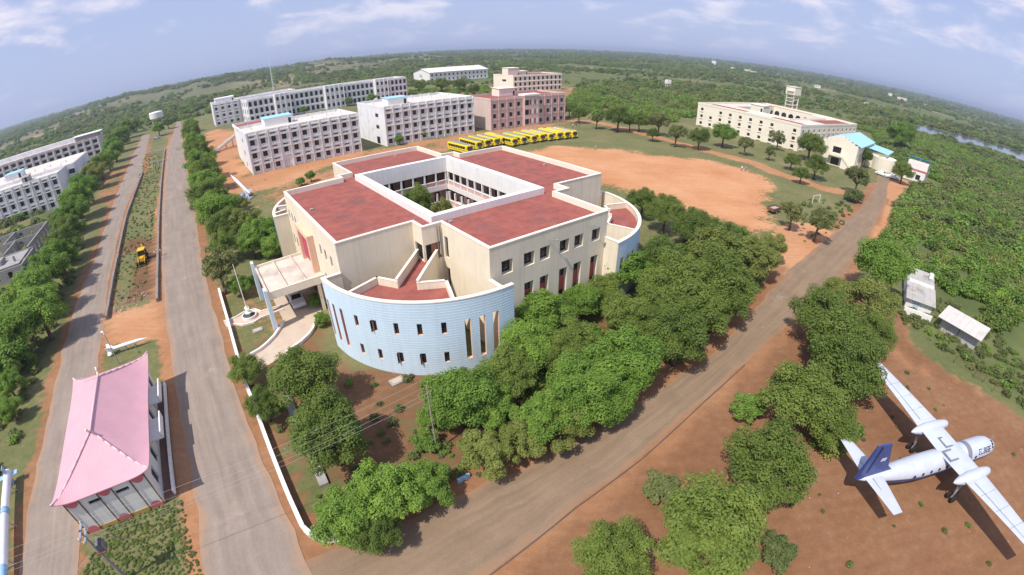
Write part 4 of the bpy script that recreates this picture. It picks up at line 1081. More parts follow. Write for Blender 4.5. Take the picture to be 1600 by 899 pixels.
def block(name, label, P, rot, L, D, H, floors, bays, wallm, deckm=None, style='vent', side_bays=0, skip=(), pil=None, ww=1.7, wh=1.85, band=None,
          back_bays=0, right_bays=0, parapet=0.9, hood=True, cat='building', group=None, pilw=0.4, pild=0.45):
    deckm = deckm or DECK; pil = pil or wallm; band = band or wallm
    t = thing(name, label, cat, (P[0], P[1], 0), rot, group)
    wl = MB(); fh = (H - parapet) / floors; bw = L / bays
    corners = [(0, 0), (L, 0), (L, D), (0, D)]
    for si in range(4):
        a, c = corners[si], corners[(si + 1) % 4]
        fn, LL, tt, nn = wall_fn(a, c)
        ops = []; wins = []
        nb = (bays, right_bays, back_bays, side_bays)[si]
        if nb:
            bb = LL / nb
            for f in range(floors):
                for k in range(nb):
                    if si == 0 and (f, k) in skip: continue
                    u = bb * (k + 0.5) - ww / 2; z = fh * f + fh * (0.20 if style != 'plain' else 0.28)
                    ops.append((u, u + ww, z, z + wh)); wins.append(('w', u, z, ww, wh))
                    if style == 'vent' and si == 0:
                        zv = fh * f + fh * 0.79; w2 = min(bw - pilw - 0.5, 2.0)
                        ops.append((bb * (k + 0.5) - w2 / 2, bb * (k + 0.5) + w2 / 2, zv, zv + 0.42)); wins.append(('v', bb * (k + 0.5) - w2 / 2, zv, w2, 0.42))
        facade(wl, fn, 0, LL, 0, H, ops, 0.32)
        ang = math.atan2(tt.y, tt.x)
        for kd, u, z, w_, h_ in wins:
            if kd == 'w' and style == 'arch': link('window', arch_mesh(w_, h_, wallm), t, fn(u + w_ / 2, z, 0.002), ang)
            else:
                put_window(t, fn, tt, u, z, w_, h_, 0.32, 2 if kd == 'w' else 1, 2 if kd == 'w' else 1, None, None, 'window' if kd == 'w' else 'vent')
            if kd == 'w' and hood and si == 0:
                key = ('hood', round(bw, 2), style, wallm.name)
                if key not in WIN:
                    b = MB(); hw_ = min(bw - pilw - 0.06, w_ + 1.5) / 2
                    if style == 'vent': b.box(-hw_, -0.5, 0, hw_, 0, 0.10); b.box(-hw_, -0.5, 0.101, hw_, -0.42, 0.32)
                    else: b.box(-w_ / 2 - 0.15, -0.4, 0, w_ / 2 + 0.15, 0, 0.1)
                    WIN[key] = b.mesh('sunshade', band)
                link('sunshade', WIN[key], t, fn(u + w_ / 2, z + h_ + 0.22, 0), ang)
    wl.build('wall', wallm, t)
    b = MB(); b.box(0.05, 0.05, H - parapet - 0.2, L - 0.05, D - 0.05, H - parapet); b.build('roof', deckm, t)
    b = MB()
    for x0, y0, x1, y1 in ((-0.06, -0.06, L + 0.06, 0.25), (-0.06, D - 0.25, L + 0.06, D + 0.06), (-0.06, 0.25, 0.25, D - 0.25), (L - 0.25, 0.25, L + 0.06, D - 0.25)):
        b.box(x0, y0, H - parapet + 0.02, x1, y1, H + 0.08)
    b.build('parapet', wallm, t)
    if style in ('vent', 'pink'):
        b = MB(); b.box(-pilw / 2, -pild, 0, pilw / 2, -0.003, H + 0.02); pm = b.mesh('pilaster', pil)
        for k in range(bays + 1): link('pilaster', pm, t, (min(max(k * bw, pilw / 2 + 0.01), L - pilw / 2 - 0.01), 0, 0))
    if style != 'plain':
        b = MB(); b.box(0, -0.30, 0, L, -0.001, 0.28); lm_ = b.mesh('floor_band', band)
        for f in range(1, floors + 1): link('floor_band', lm_, t, (0, 0, fh * f - 0.14 + (0.0 if f < floors else -0.1)))
    return t
def roof_box(t, x, y, z, w, d, h, wallm, roofm, name='stair_head'):
    b = MB(); b.box(x, y, z, x + w, y + d, z + h); o = b.build(name, wallm, t)
    b = MB(); b.add([(x - .3, y - .3, z + h + 0.003), (x + w + .3, y - .3, z + h + 0.003), (x + w + .3, y + d + .3, z + h + 0.2), (x - .3, y + d + .3, z + h + 0.2),
                     (x - .3, y - .3, z + h + 0.15), (x + w + .3, y - .3, z + h + 0.15), (x + w + .3, y + d + .3, z + h + 0.4), (x - .3, y + d + .3, z + h + 0.4)],
                    ((3, 2, 1, 0), (4, 5, 6, 7), (0, 1, 5, 4), (1, 2, 6, 5), (2, 3, 7, 6), (3, 0, 4, 7)))
    b.build('sheet_roof', roofm, o)
    b = MB(); b.box(x + w - 1.6, y - 0.03, z + 0.05, x + w - 0.5, y - 0.003, z + 2.1); b.build('door', DARK, o)
    return o
def stubs(t, L, D, H, n, wallm):
    """Column stubs left standing along the roof edge for a further storey."""
    b = MB(); b.box(-0.2, -0.2, 0, 0.2, 0.2, 1.3); sm = b.mesh('column_stub', wallm)
    for k in range(n):
        for y in (D * 0.62, D - 0.8): link('column_stub', sm, t, (L * (k + 0.7) / n, y, H - 0.9))

B1 = block('white_block', 'white three-storey block with blue stair head left of the parked buses', (-92.5, 148.0), PSI, 43, 25, 15.0, 3, 11, GREYW, pil=WHITE, band=WHITE, skip=((0, 3),), side_bays=0)
roof_box(B1, 9.5, 14, 14.1, 11, 7, 3.0, WHITE, BLUEROOF); stubs(B1, 43, 25, 15, 7, GREYW)
b = MB()
for k, (z, h_) in enumerate(((1.0, 1.7), (5.7, 1.5), (10.4, 1.5))):
    link('window', window_mesh(1.3, h_, 2, 2), B1, (-0.02, 13.0, z), -PI / 2)
b = MB(); b.box(0.3, 25.3, 0, 20, 44, 13.6); an = b.build('rear_wing', WHITE, B1)
b = MB(); b.box(0.2, 25.2, 13.61, 20.1, 44.1, 13.9); b.build('rear_wing_roof', REDROOF, an)
b = MB(); b.box(-0.2, 25.1, 13.62, 20.3, 25.6, 14.7); b.box(-0.2, 43.8, 13.62, 20.3, 44.2, 14.7); b.box(-0.2, 25.6, 13.62, 0.3, 43.8, 14.7); b.box(19.9, 25.6, 13.62, 20.3, 43.8, 14.7); b.build('rear_wing_parapet', WHITE, an)
B2 = block('white_block', 'white three-storey block with blue stair head directly behind the parked buses', (-49.9, 180.3), PSI, 42.5, 30, 16.0, 3, 11, GREYW, pil=WHITE, band=WHITE, side_bays=0)
roof_box(B2, 6, 9, 15.1, 9, 6, 2.8, WHITE, BLUEROOF); stubs(B2, 42.5, 30, 16, 9, GREYW)
for z, h_, w_, y in ((11.4, 1.4, 3.0, 7.5), (6.6, 1.4, 3.0, 7.5), (0.3, 2.8, 3.2, 8.0)): link('window', window_mesh(w_, h_, 2, 1), B2, (-0.02, y, z), -PI / 2)
PINKGREY = material('pink_grey_plaster', (0.62, 0.50, 0.45), 0.85, 0.1, 0.4, 0.2)
PINKB = material('pink_trim', (0.64, 0.40, 0.38), 0.8, 0.1, 0.6, 0.15)
B3 = block('pink_trimmed_block', 'pink-trimmed three-storey block with red patterned entrance behind the buses', (-9.0, 208.3), PSI, 46.5, 21, 14.4, 3, 10, PINKGREY, REDROOF, style='pink',
           skip=tuple((f, k) for f in range(3) for k in (4, 5)), pil=PINKB, band=PINKB)
b = MB(); b.box(18.8, -1.4, 0, 27.7, -0.31, 14.3); fr = b.build('entrance_front', PINKGREY, B3)
for f in range(3):
    link('window', window_mesh(2.2, 2.4, 2, 2), fr, (20.2, -1.42, 1.0 + 4.5 * f))
    for k in range(4):
        b = MB(); b.box(-0.45, -0.06, 0, 0.45, 0, 2.3)
        link('red_panel' if k % 2 == 0 else 'white_panel', b.mesh('panel', REDPANEL if k % 2 == 0 else WHITE), fr, (22.3 + k * 1.45, -1.42, 1.1 + 4.5 * f))
b = MB(); b.box(18.4, -1.9, 14.32, 28.2, 3, 15.1); b.build('entrance_canopy', WHITE, fr)
roof_box(B3, 14, 12, 13.5, 10, 6, 3.6, CREAMW, CREAMW); 
B4 = block('cream_block', 'cream block with dark round-headed openings behind the pink-trimmed block', (2.5, 381), PSI, 54, 27, 14.4, 3, 11, CREAMW, REDROOF, style='arch', ww=2.2, wh=3.0, pil=CREAMW)
roof_box(B4, 4, 12, 13.5, 12, 8, 6.0, CREAMW, CREAMW, 'stair_head'); roof_box(B4, 17, 13, 13.5, 9, 7, 3.0, CREAMW, CREAMW, 'stair_head')
link('window', window_mesh(5, 1.6, 2, 1), B4, (-0.02, 12, 9.0), -PI / 2)
# far white hall with a long pitched roof
t = thing('long_white_hall', 'long white two-storey hall with pale pitched roof, farthest back', 'building', (-90, 530, 0), PSI)
wl = MB(); L_, D_, H_ = 80, 40, 11.0
for si, (a, c) in enumerate((((0, 0), (L_, 0)), ((L_, 0), (L_, D_)), ((L_, D_), (0, D_)), ((0, D_), (0, 0)))):
    fn, LL, tt, nn = wall_fn(a, c); ops = []
    if si == 0:
        for k in range(14):
            for z in (1.6, 6.6): ops.append((2.2 + k * 5.6, 4.4 + k * 5.6, z, z + 2.4))
    if si == 3: ops = [(16, 17.6, 5, 8.5), (20, 21.6, 5, 8.5)]
    facade(wl, fn, 0, LL, 0, H_, ops, 0.3)
    for o_ in ops: put_window(t, fn, tt, o_[0], o_[2], o_[1] - o_[0], o_[3] - o_[2], 0.3, 2, 2)
wl.add([(0, 0, H_), (0, D_, H_), (0, D_ / 2, H_ + 4)], ((0, 1, 2),)); wl.add([(L_, 0, H_), (L_, D_, H_), (L_, D_ / 2, H_ + 4)], ((0, 1, 2),))
wl.build('wall', WHITE, t)
b = MB()
for s0, s1 in ((-0.8, D_ / 2), (D_ + 0.8, D_ / 2)):
    b.quad((-0.8, s0, H_ + 0.0), (L_ + 0.8, s0, H_ + 0.0), (L_ + 0.8, s1, H_ + 4.3), (-0.8, s1, H_ + 4.3)); b.quad((-0.8, s0, H_ - 0.15), (L_ + 0.8, s0, H_ - 0.15), (L_ + 0.8, s1, H_ + 4.15), (-0.8, s1, H_ + 4.15))
    b.quad((-0.8, s0, H_ - 0.15), (L_ + 0.8, s0, H_ - 0.15), (L_ + 0.8, s0, H_), (-0.8, s0, H_))
b.build('roof', material('pale_roof_sheet', (0.72, 0.68, 0.62), 0.7, 0.08), t)
# arched block and the white block at its left
BA = block('arched_block', 'long white block with rows of arched windows at the back left', (-177, 293), 0.757, 128, 20, 16.2, 3, 34, GREYW, style='arch', ww=2.2, wh=3.4, side_bays=3,
           skip=tuple((f, k) for f in range(3) for k in (5, 6, 7, 15, 16, 17, 18, 26, 27, 28)), hood=False, band=WHITE)
for x0, nb in ((18.6, 3), (56.2, 4), (97.6, 3)):
    b = MB(); w_ = nb * 3.78; b.box(x0, -4.0, 0, x0 + w_, -0.31, 17.0); pv = b.build('projecting_bay', GREYW, BA)
    for f in range(3):
        for k in range(nb): link('window', window_mesh(1.7, 2.4, 2, 2), pv, (x0 + w_ * (k + 0.5) / nb, -4.02, 1.6 + f * 5.4))
    for k in range(nb + 1):
        b = MB(); b.box(-0.3, -0.35, 0, 0.3, -0.003, 16.9); link('pilaster', b.mesh('pilaster', WHITE), pv, (x0 + 0.3 + (w_ - 0.6) * k / nb, -4.0, 0))
BW = block('white_block', 'white block with grid of small windows at the far left of the back row', (-211, 301), PSI, 62, 22, 16.6, 3, 13, GREYW, pil=WHITE, band=WHITE)
roof_box(BW, 3, 8, 15.7, 14, 8, 3.2, GREYW, GREYW)
# left of the left road
BL = block('grey_white_block', 'grey-white three-storey block cut by the left edge of the photo', (-178 - 60 * 0.788, 135 - 60 * 0.616), PSI, 60, 17, 13.6, 3, 15, GREYW, pil=WHITE, band=WHITE)
b = MB(); b.box(4, 17.4, 0, 63.5, 55, 13.6); rw = b.build('rear_wing', GREYW, BL)
b = MB(); b.box(4.3, 17.6, 13.61, 63.2, 54.8, 13.75); b.build('rear_wing_roof', DECK, rw)
for z in (1.2, 5.4, 9.6): link('window', window_mesh(2.6, 1.9, 2, 2), rw, (62.0, 17.36, z))
roof_box(BL, 30, 24, 13.75, 8, 6, 2.6, GREYW, BLUEROOF); roof_box(BL, 42, 9, 12.7, 3, 5, 2.0, CONC, CONC, 'tank_room')
stubs(BL, 60, 30, 14.4, 8, GREYW)
B6 = block('pink_grey_block', 'long three-storey block with pink parapet behind the grey-white one at far left', (-283 - 110 * 0.788, 257 - 110 * 0.616), PSI, 110, 24, 12.6, 3, 20, material('pale_pink_plaster', (0.66, 0.55, 0.56), 0.85, 0.1, 0.4, 0.2), style='pink', ww=3.2, wh=2.2, pil=GREYW, hood=False, pilw=0.6)
for k in range(20):
    b = MB(); b.box(-1.5, -0.12, 0, 1.5, -0.03, 0.8); link('parapet_panel', b.mesh('parapet_panel', PINKB), B6, (5.5 * (k + 0.5), -0.06, 11.75))
b = MB(); b.box(93, 4, 11.7, 110, 16, 15.2); sh = b.build('stair_head', CONC, B6)
b = MB(); b.box(91, 2, 15.21, 112, 18, 15.6); b.build('roof_slab', GREYW, sh)
b = MB(); b.box(20, 20, 11.71, 90, 24.5, 14.6); b.build('upper_wall', GREYW, B6)
# roofless concrete shell
t = thing('unfinished_building', 'roofless grey concrete shell of an unfinished building beyond the roadside trees', 'building', (-124, 73, 0), PSI)
for (x0, y0, x1, y1, h_) in ((-34, 0, 0, 0.4, 3.4), (-34, 13, 0, 13.4, 3.8), (-34, 27, -2, 27.4, 4.2), (-34, 40, -2, 40.4, 4.2), (-0.4, 0.4, 0, 13, 3.4), (-10, 13.4, -9.6, 27, 4.0), (-22, 13.4, -21.6, 27, 4.0), (-2, 13.4, -1.6, 40, 4.2), (-14, 27.4, -13.6, 40, 4.2), (-26, 27.4, -25.6, 40, 4.2), (-34, 0.4, -33.6, 40, 4.0)):
    wl = MB(); fn, LL, tt, nn = wall_fn((x0, y0), (x1, y0) if x1 - x0 > y1 - y0 else (x0, y1))
    ops = [(k * 4.0 + 1.2, k * 4.0 + 2.6, 0.8, h_ - 0.9) for k in range(int(LL // 4))]
    sg_ = 1 if x1 - x0 > y1 - y0 else -1
    facade(wl, lambda u, z, d: fn(u, z, d * sg_), 0, LL, 0, h_, ops, 0.4); facade(wl, lambda u, z, d: fn(u, z, 0.4 * sg_), 0, LL, 0, h_, ops, 0.0)
    wl.quad(fn(0, h_, 0), fn(LL, h_, 0), fn(LL, h_, 0.4 * sg_), fn(0, h_, 0.4 * sg_))
    wl.build('wall', CONC, t)
for (x0, y0, x1, y1) in ((-30, 1, -18, 12.5), (-16, 1, -1, 12.5)):
    b = MB(); b.box(x0, y0, 3.41, x1, y1, 3.7); b.build('roof_slab', CONC, t)
for x_, y_ in ((-28, 3), (-20, 10), (-14, 3), (-8, 10), (-3, 4)):
    b = MB(); b.box(x_ - .25, y_ - .25, 3.71, x_ + .25, y_ + .25, 5.2); b.build('column_stub', CONC, t)
b = MB(); b.box(-12, 4, 3.71, -7, 8, 5.0); b.build('stair_well', CONC, t)

# ------------------------------------------------------------------ hostel with courtyard (right)
CR2 = material('ivory_plaster', (0.80, 0.74, 0.62), 0.85, 0.07, 0.3, 0.10)
HR = -1.06; HL, HD, HH = 61, 70, 12.2
HO = thing('hostel', 'ivory three-storey hostel around a courtyard, behind the playing field', 'building', (100.2, 240.5, 0), HR)
wl = MB()
for si, (a, c) in enumerate((((0, 0), (HL, 0)), ((HL, 0), (HL, HD)), ((HL, HD), (0, HD)), ((0, HD), (0, 0)))):
    fn, LL, tt, nn = wall_fn(a, c); ops = []
    if si in (0, 1):
        nb = 10 if si == 0 else 12
        for k in range(nb):
            for z in (1.0, 4.7, 8.3):
                if si == 0 and k in (1, 8) and z > 8: continue
                u = LL * (k + 0.5) / nb - 0.85; ops.append((u, u + 1.7, z, z + 1.5))
    facade(wl, fn, 0, LL, 0, HH, ops, 0.3)
    b = MB(); b.box(-1.1, -0.35, 0, 1.1, 0, 0.14); sm = b.mesh('sill', CREAM)
    for o_ in ops:
        put_window(HO, fn, tt, o_[0], o_[2], 1.7, 1.5, 0.3, 2, 1)
        link('sill', sm, HO, fn(o_[0] + 0.85, o_[2] - 0.5, 0), math.atan2(tt.y, tt.x))
wl.build('wall', CR2, HO)
h1, h2 = (14, 14), (HL - 14, HD - 14)
b = MB(); b.flat([[(0.1, 0.1), (HL - 0.1, 0.1), (HL - 0.1, HD - 0.1), (0.1, HD - 0.1)], [h1, (h2[0], h1[1]), h2, (h1[0], h2[1])]], HH - 0.9); b.build('roof', DECK, HO)
for x0, y0, x1, y1 in ((2, 1, 24, 13), (40, 1, 60, 13), (2, 57, 34, 69), (48, 36, 60, 69)):
    b = MB(); b.box(x0, y0, HH - 0.89, x1, y1, HH - 0.80); b.build('red_roof_tiles', REDROOF, HO)
b = MB()
for x0, y0, x1, y1 in ((-0.1, -0.1, HL + 0.1, 0.4), (-0.1, HD - 0.4, HL + 0.1, HD + 0.1), (-0.1, 0.4, 0.4, HD - 0.4), (HL - 0.4, 0.4, HL + 0.1, HD - 0.4)): b.box(x0, y0, HH - 0.88, x1, y1, HH + 0.1)
for x0, y0, x1, y1 in ((13.6, 13.6, HL - 13.6, 14), (13.6, HD - 14, HL - 13.6, HD - 13.6), (13.6, 14, 14, HD - 14), (HL - 14, 14, HL - 13.6, HD - 14)): b.box(x0, y0, HH - 0.88, x1, y1, HH + 0.05)
b.build('parapet', CR2, HO)
for (a, c, nb) in (((h1[0], h2[1]), (h2[0], h2[1]), 7), ((h2[0], h2[1]), (h2[0], h1[1]), 9), ((h2[0], h1[1]), h1, 7), (h1, (h1[0], h2[1]), 9)):
    fn, LL, tt, nn = wall_fn(a, c); wl = MB(); ops = []
    for k in range(nb):
        for z in (0.5, 4.2, 7.6): ops.append((LL * (k + 0.15) / nb, LL * (k + 0.85) / nb, z, z + 2.6))
    facade(wl, fn, 0, LL, 0, HH - 0.88, ops, 0.3); wl.build('courtyard_wall', CR2, HO)
    for o_ in ops: link('arch_window', arch_mesh(round(o_[1] - o_[0], 2), 2.6, CR2) if o_[1] - o_[0] < 4.9 else window_mesh(o_[1] - o_[0], 2.6, 3, 1), HO, fn((o_[0] + o_[1]) / 2, o_[2], 0.002), math.atan2(tt.y, tt.x))
roof_box(HO, 20, 20, HH - 0.9, 8, 6, 3.4, CR2, CR2, 'tank_room')
# water tower behind it
t = thing('water_tower', 'white concrete water tower with square tank standing behind the hostel', 'water tower', (243, 371, 0), 0.4)
for sx in (-1, 1):
    for sy in (-1, 1):
        b = MB(); b.box(sx * 3.6 - 0.5, sy * 3.6 - 0.5, 0, sx * 3.6 + 0.5, sy * 3.6 + 0.5, 13.5); b.build('leg', CREAMW, t)
for z in (4.5, 9):
    b = MB()
    for s in (-3.6, 3.6): b.box(-3.1, s - 0.3, z, 3.1, s + 0.3, z + 0.7); b.box(s - 0.3, -3.1, z + 0.002, s + 0.3, 3.1, z + 0.698)
    b.build('tie_beam', CREAMW, t)
b = MB(); b.box(-4.8, -4.8, 13.51, 4.8, 4.8, 20.0); b.box(-5.1, -5.1, 20.01, 5.1, 5.1, 20.5); b.build('tank', CREAMW, t)
for k in range(6):
    b = MB(); b.box(-6.6, -4.2, 1.5 + k * 3.0, -4.3, 2.6, 1.9 + k * 3.0); b.build('stair_landing', CREAMW, t)
b = MB(); b.tube((0, 0, 20.5), (0, 0, 27), 0.12, 0.06); b.build('rod', STEEL, t)

# ------------------------------------------------------------------ hall with the sky-blue roof
VR = PSI - PI / 2
t = thing('blue_roofed_hall', 'cream hall with stepped gable and sky-blue sheet roof beside the hostel', 'building', (131, 170.5, 0), VR)
fn, LL, tt, nn = wall_fn((0, 0), (15, 0)); wl = MB()
steps = [(0, 10.2), (1.6, 11.0), (3.2, 11.7), (4.8, 12.3), (6.4, 12.9), (8.6, 12.3), (10.2, 11.7), (11.8, 11.0), (13.4, 10.2), (15, 0)]
ops = [(4.6, 8.2, 5.4, 8.0), (4.6, 8.2, 0.3, 3.4)]
facade(wl, fn, 0, 15, 0, 9.9, ops, 0.4)
for (u0, h0), (u1, _) in zip(steps[:-1], steps[1:]): wl.box(u0, 0, 9.9, u1, 0.5, h0)
for a, c in (((15, 0), (15, 34)), ((15, 34), (0, 34)), ((0, 34), (0, 0))):
    f_, l_, t_, n_ = wall_fn(a, c); o2 = [(2 + k * 3.1, 3.6 + k * 3.1, 2.0, 6.5) for k in range(10)] if a == (15, 0) else []
    facade(wl, f_, 0, l_, 0, 9.6, o2, 0.3)
    for o_ in o2: put_window(t, f_, t_, o_[0], o_[2], 1.6, 4.5, 0.3, 2, 3)
wl.build('wall', CR2, t)
for o_ in ops: put_window(t, fn, tt, o_[0], o_[2], o_[1] - o_[0], o_[3] - o_[2], 0.4, 4, 1)
b = MB()
for x0, x1 in ((-0.9, 7.5), (15.9, 7.5)):
    for dz in (0.0, -0.12): b.quad((x0, 2.2, 9.7 + dz), (x0, 35, 9.7 + dz), (x1, 35, 12.6 + dz), (x1, 2.2, 12.6 + dz))
    b.quad((x0, 2.2, 9.58), (x0, 35, 9.58), (x0, 35, 9.7), (x0, 2.2, 9.7))
b.build('roof', BLUEROOF, t)
b = MB(); b.box(3.6, -2.6, 4.3, 9.4, -0.01, 4.55); b.box(3.6, -2.6, 4.551, 9.4, -2.45, 5.4); b.box(3.6, -2.45, 4.551, 3.75, -0.01, 5.4); b.build('balcony', CR2, t)
for k in range(14):
    b = MB(); b.box(9.6 + k * 0.36, -2.4, 0, 9.96 + k * 0.36, -0.6, 4.4 - k * 0.31); b.build('step', CREAMW, t)
for y_ in (-2.6, -0.55):
    b = MB(); b.beam((9.6, y_, 4.9), (14.8, y_, 0.7), 0.14, 0.9); b.build('stair_wall', CR2, t)
b = MB(); b.box(15.3, 22, 0, 24, 38, 7.2); sw_ = b.build('side_wing', CR2, t)
for k in range(2): link('window', window_mesh(1.6, 2.0, 2, 2), sw_, (17.5 + k * 4, 21.97, 3.8))
b = MB(); b.add([(15.05, 21, 8.2), (24.8, 21, 7.3), (24.8, 39, 7.3), (15.05, 39, 8.2), (15.05, 21, 8.35), (24.8, 21, 7.45), (24.8, 39, 7.45), (15.05, 39, 8.35)], ((3, 2, 1, 0), (4, 5, 6, 7), (0, 1, 5, 4), (1, 2, 6, 5), (2, 3, 7, 6), (3, 0, 4, 7))); b.build('side_roof', BLUEROOF, sw_)
b = MB(); T = Matrix.Translation((23, 25, 0)); b.lathe([(0.01, 5.6), (5.5, 5.6), (5.5, 0)], 20, 0, T); b.build('round_bay', CR2, sw_)
# small white house
t = thing('small_white_house', 'small white house with azure lean-to roof, right of the two white cars', 'house', (168, 157, 0), VR)
wl = MB(); fn, LL, tt, nn = wall_fn((0, 0), (9, 0)); ops = [(5.2, 7.2, 0.8, 3.0)]
facade(wl, fn, 0, 9, 0, 4.2, ops, 0.25); put_window(t, fn, tt, 5.2, 0.8, 2.0, 2.2, 0.25, 2, 1)
for a, c in (((9, 0), (9, 13)), ((9, 13), (0, 13)), ((0, 13), (0, 0))): f_, l_, t_, n_ = wall_fn(a, c); facade(wl, f_, 0, l_, 0, 4.2, [], 0.2)
wl.box(0, 6.5, 4.22, 9, 13, 7.2); wl.build('wall', WHITE, t)
b = MB(); b.box(-0.1, 0.2, 4.0, 9.1, 6.4, 4.21); b.build('terrace', REDROOF, t)
b = MB(); b.box(0.3, 6.8, 7.21, 8.7, 12.7, 7.3); b.build('roof', DECK, t)
b = MB(); b.add([(-1, 11, 8.6), (10, 11, 8.6), (10, 14.5, 7.7), (-1, 14.5, 7.7), (-1, 11, 8.72), (10, 11, 8.72), (10, 14.5, 7.82), (-1, 14.5, 7.82)], ((3, 2, 1, 0), (4, 5, 6, 7), (0, 1, 5, 4), (1, 2, 6, 5), (2, 3, 7, 6), (3, 0, 4, 7))); b.build('lean_to_roof', AZURE, t)
for x_ in (-0.6, 4.5, 9.6):
    b = MB(); b.box(x_ - 0.08, 11.3, 7.21 if 0 < x_ < 9 else 0, x_ + 0.08, 11.5, 8.55); b.build('post', STEEL, t)
# sheds by the yard
def slab(b, p, z0s, th, m=0):
    lo = [(x, y, z) for (x, y), z in zip(p, z0s)]; hi = [(x, y, z + th) for (x, y), z in zip(p, z0s)]
    b.add(lo + hi, ((3, 2, 1, 0), (4, 5, 6, 7), (0, 1, 5, 4), (1, 2, 6, 5), (2, 3, 7, 6), (3, 0, 4, 7)), m)
t = thing('double_roof_shed', 'white shed with two weathered grey sheet roofs beside the thicket', 'shed', (71.5, 56.0, 0), VR + 0.16)
for k, (y0, d_, h_) in enumerate(((0, 6.6, 2.5), (7.6, 6.4, 2.9))):
    b = MB(); b.box(0, y0 + 0.3, 0, 5.0, y0 + d_ - 0.3, h_ - 0.25); wo = b.build('wall', WHITE, t)
    b = MB(); b.box(1.4, y0 + 0.24, 0.02, 2.4, y0 + 0.297, 1.9); b.build('door', material('pale_blue_door', (0.45, 0.55, 0.68), 0.6), wo)
    for j in range(5):
        b = MB(); x0 = -0.4 + j * 1.17; slab(b, [(x0, y0 - 0.4), (x0 + 1.15, y0 - 0.4), (x0 + 1.15, y0 + d_), (x0, y0 + d_)], (h_ - 0.3 + j * 0.004, h_ - 0.3 + j * 0.004, h_ + 0.35, h_ + 0.35), 0.06); b.build('roof_sheet', ASB, t)
b = MB(); b.box(0, 6.7, 0, 5.0, 7.3, 3.3); b.build('party_wall', WHITE, t)
b = MB(); b.box(4.2, 11, 3.2, 5.0, 12.2, 4.1); b.build('water_tank', WHITE, t)
b = MB(); b.box(-0.2, -2.2, 0, 5.1, -1.9, 1.2); b.build('front_wall', WHITE, t)
t = thing('sheet_roofed_shed', 'grey block shed with single pale sheet roof at the edge of the yard', 'shed', (74.0, 49.0, 0), -1.16)
b = MB(); b.box(0, 0, 0, 7.2, 3.6, 2.3); wo = b.build('wall', material('block_wall', (0.46, 0.44, 0.44), 0.9, 0.15, 0.7), t)
b = MB(); b.box(3.5, -0.03, 0, 3.62, -0.002, 2.2); b.build('joint', DARK, wo)
for j in range(7):
    b = MB(); x0 = -0.7 + j * 1.22; slab(b, [(x0, -1.1), (x0 + 1.2, -1.1), (x0 + 1.2, 4.0), (x0, 4.0)], (2.45 + j * 0.004, 2.45 + j * 0.004, 3.3, 3.3), 0.05); b.build('roof_sheet', material('pale_sheet_roof', (0.56, 0.53, 0.50), 0.85, 0.12, 0.5, stain=(0.3, 0.28, 0.27), stain_amt=0.5), t)
# ------------------------------------------------------------------ pink-roofed hall (lower left)
def ribbed(name, col, axis, freq):
    m = material(name, col, 0.6, 0.09, 0.5, 0, 0, stain=(0.56, 0.36, 0.40), stain_amt=0.4, stain_scale=0.3)
    nd = m.node_tree.nodes; lk = m.node_tree.links
    tcn = nd.new('ShaderNodeTexCoord'); w = nd.new('ShaderNodeTexWave'); w.bands_direction = axis
    w.inputs['Scale'].default_value = freq; w.inputs['Distortion'].default_value = 0.0
    lk.new(tcn.outputs['Object'], w.inputs['Vector'])
    bp = nd.new('ShaderNodeBump'); bp.inputs['Strength'].default_value = 0.3; bp.inputs['Distance'].default_value = 0.03
    lk.new(w.outputs['Fac'], bp.inputs['Height']); lk.new(bp.outputs[0], nd['Principled BSDF'].inputs['Normal'])
    return m
PR_SIDE = ribbed('pink_ribbed_sheet_side', (0.62, 0.345, 0.40), 'Y', 1.2)
PR_END = ribbed('pink_ribbed_sheet_end', (0.62, 0.345, 0.40), 'X', 1.2)
PINKROOF = material('pink_ridge_cap', (0.74, 0.47, 0.52), 0.6, 0.06)
PH = thing('pink_roofed_hall', 'white hall under a pink curved hipped roof between the two left roads', 'building', (-45.65, 26.9, 0), 0.65)
HW, HLn, RL, ZE, ZR = 5.45, 11.1, 5.1, 4.9, 7.75
def rz(t, fx, fy): return ZE + (ZR - ZE) * t ** 1.18 + 0.6 * (fx ** 5) * (fy ** 5)
def patch(kind, sg):
    b = MB(); NT, NS = 10, 18; V_ = []
    for i in range(NT + 1):
        t_ = i / NT
        for j in range(NS + 1):
            s = j / NS * 2 - 1
            if kind == 'side':
                x_ = sg * HW * (1 - t_); y_ = s * (HLn * (1 - t_) + RL * t_)
                dip = -0.10 * (1 - s ** 2) * (1 - t_)
                V_.append((x_ + sg * dip, y_, rz(t_, 1 - t_, abs(s))))
            else:
                y_ = sg * (HLn * (1 - t_) + RL * t_); x_ = s * HW * (1 - t_)
                dip = -0.10 * (1 - s ** 2) * (1 - t_)
                V_.append((x_, y_ + sg * dip, rz(t_, abs(s), 1 - t_)))
    F_ = [(i * (NS + 1) + j, i * (NS + 1) + j + 1, (i + 1) * (NS + 1) + j + 1, (i + 1) * (NS + 1) + j) for i in range(NT) for j in range(NS)]
    b.add(V_, F_); b.add([(x_, y_, z_ - 0.12) for x_, y_, z_ in V_], F_)
    for j in range(NS): b.quad(V_[j], V_[j + 1], (*V_[j + 1][:2], V_[j + 1][2] - 0.12), (*V_[j][:2], V_[j][2] - 0.12))
    o = b.build('roof_slope', PR_SIDE if kind == 'side' else PR_END, PH, True)
    return o
for s in (-1, 1): patch('side', s); patch('end', s)
b = MB(); b.path([(0, -RL, ZR + 0.05), (0, RL, ZR + 0.05)], 0.13, 8); b.build('ridge_cap', PINKROOF, PH, True)
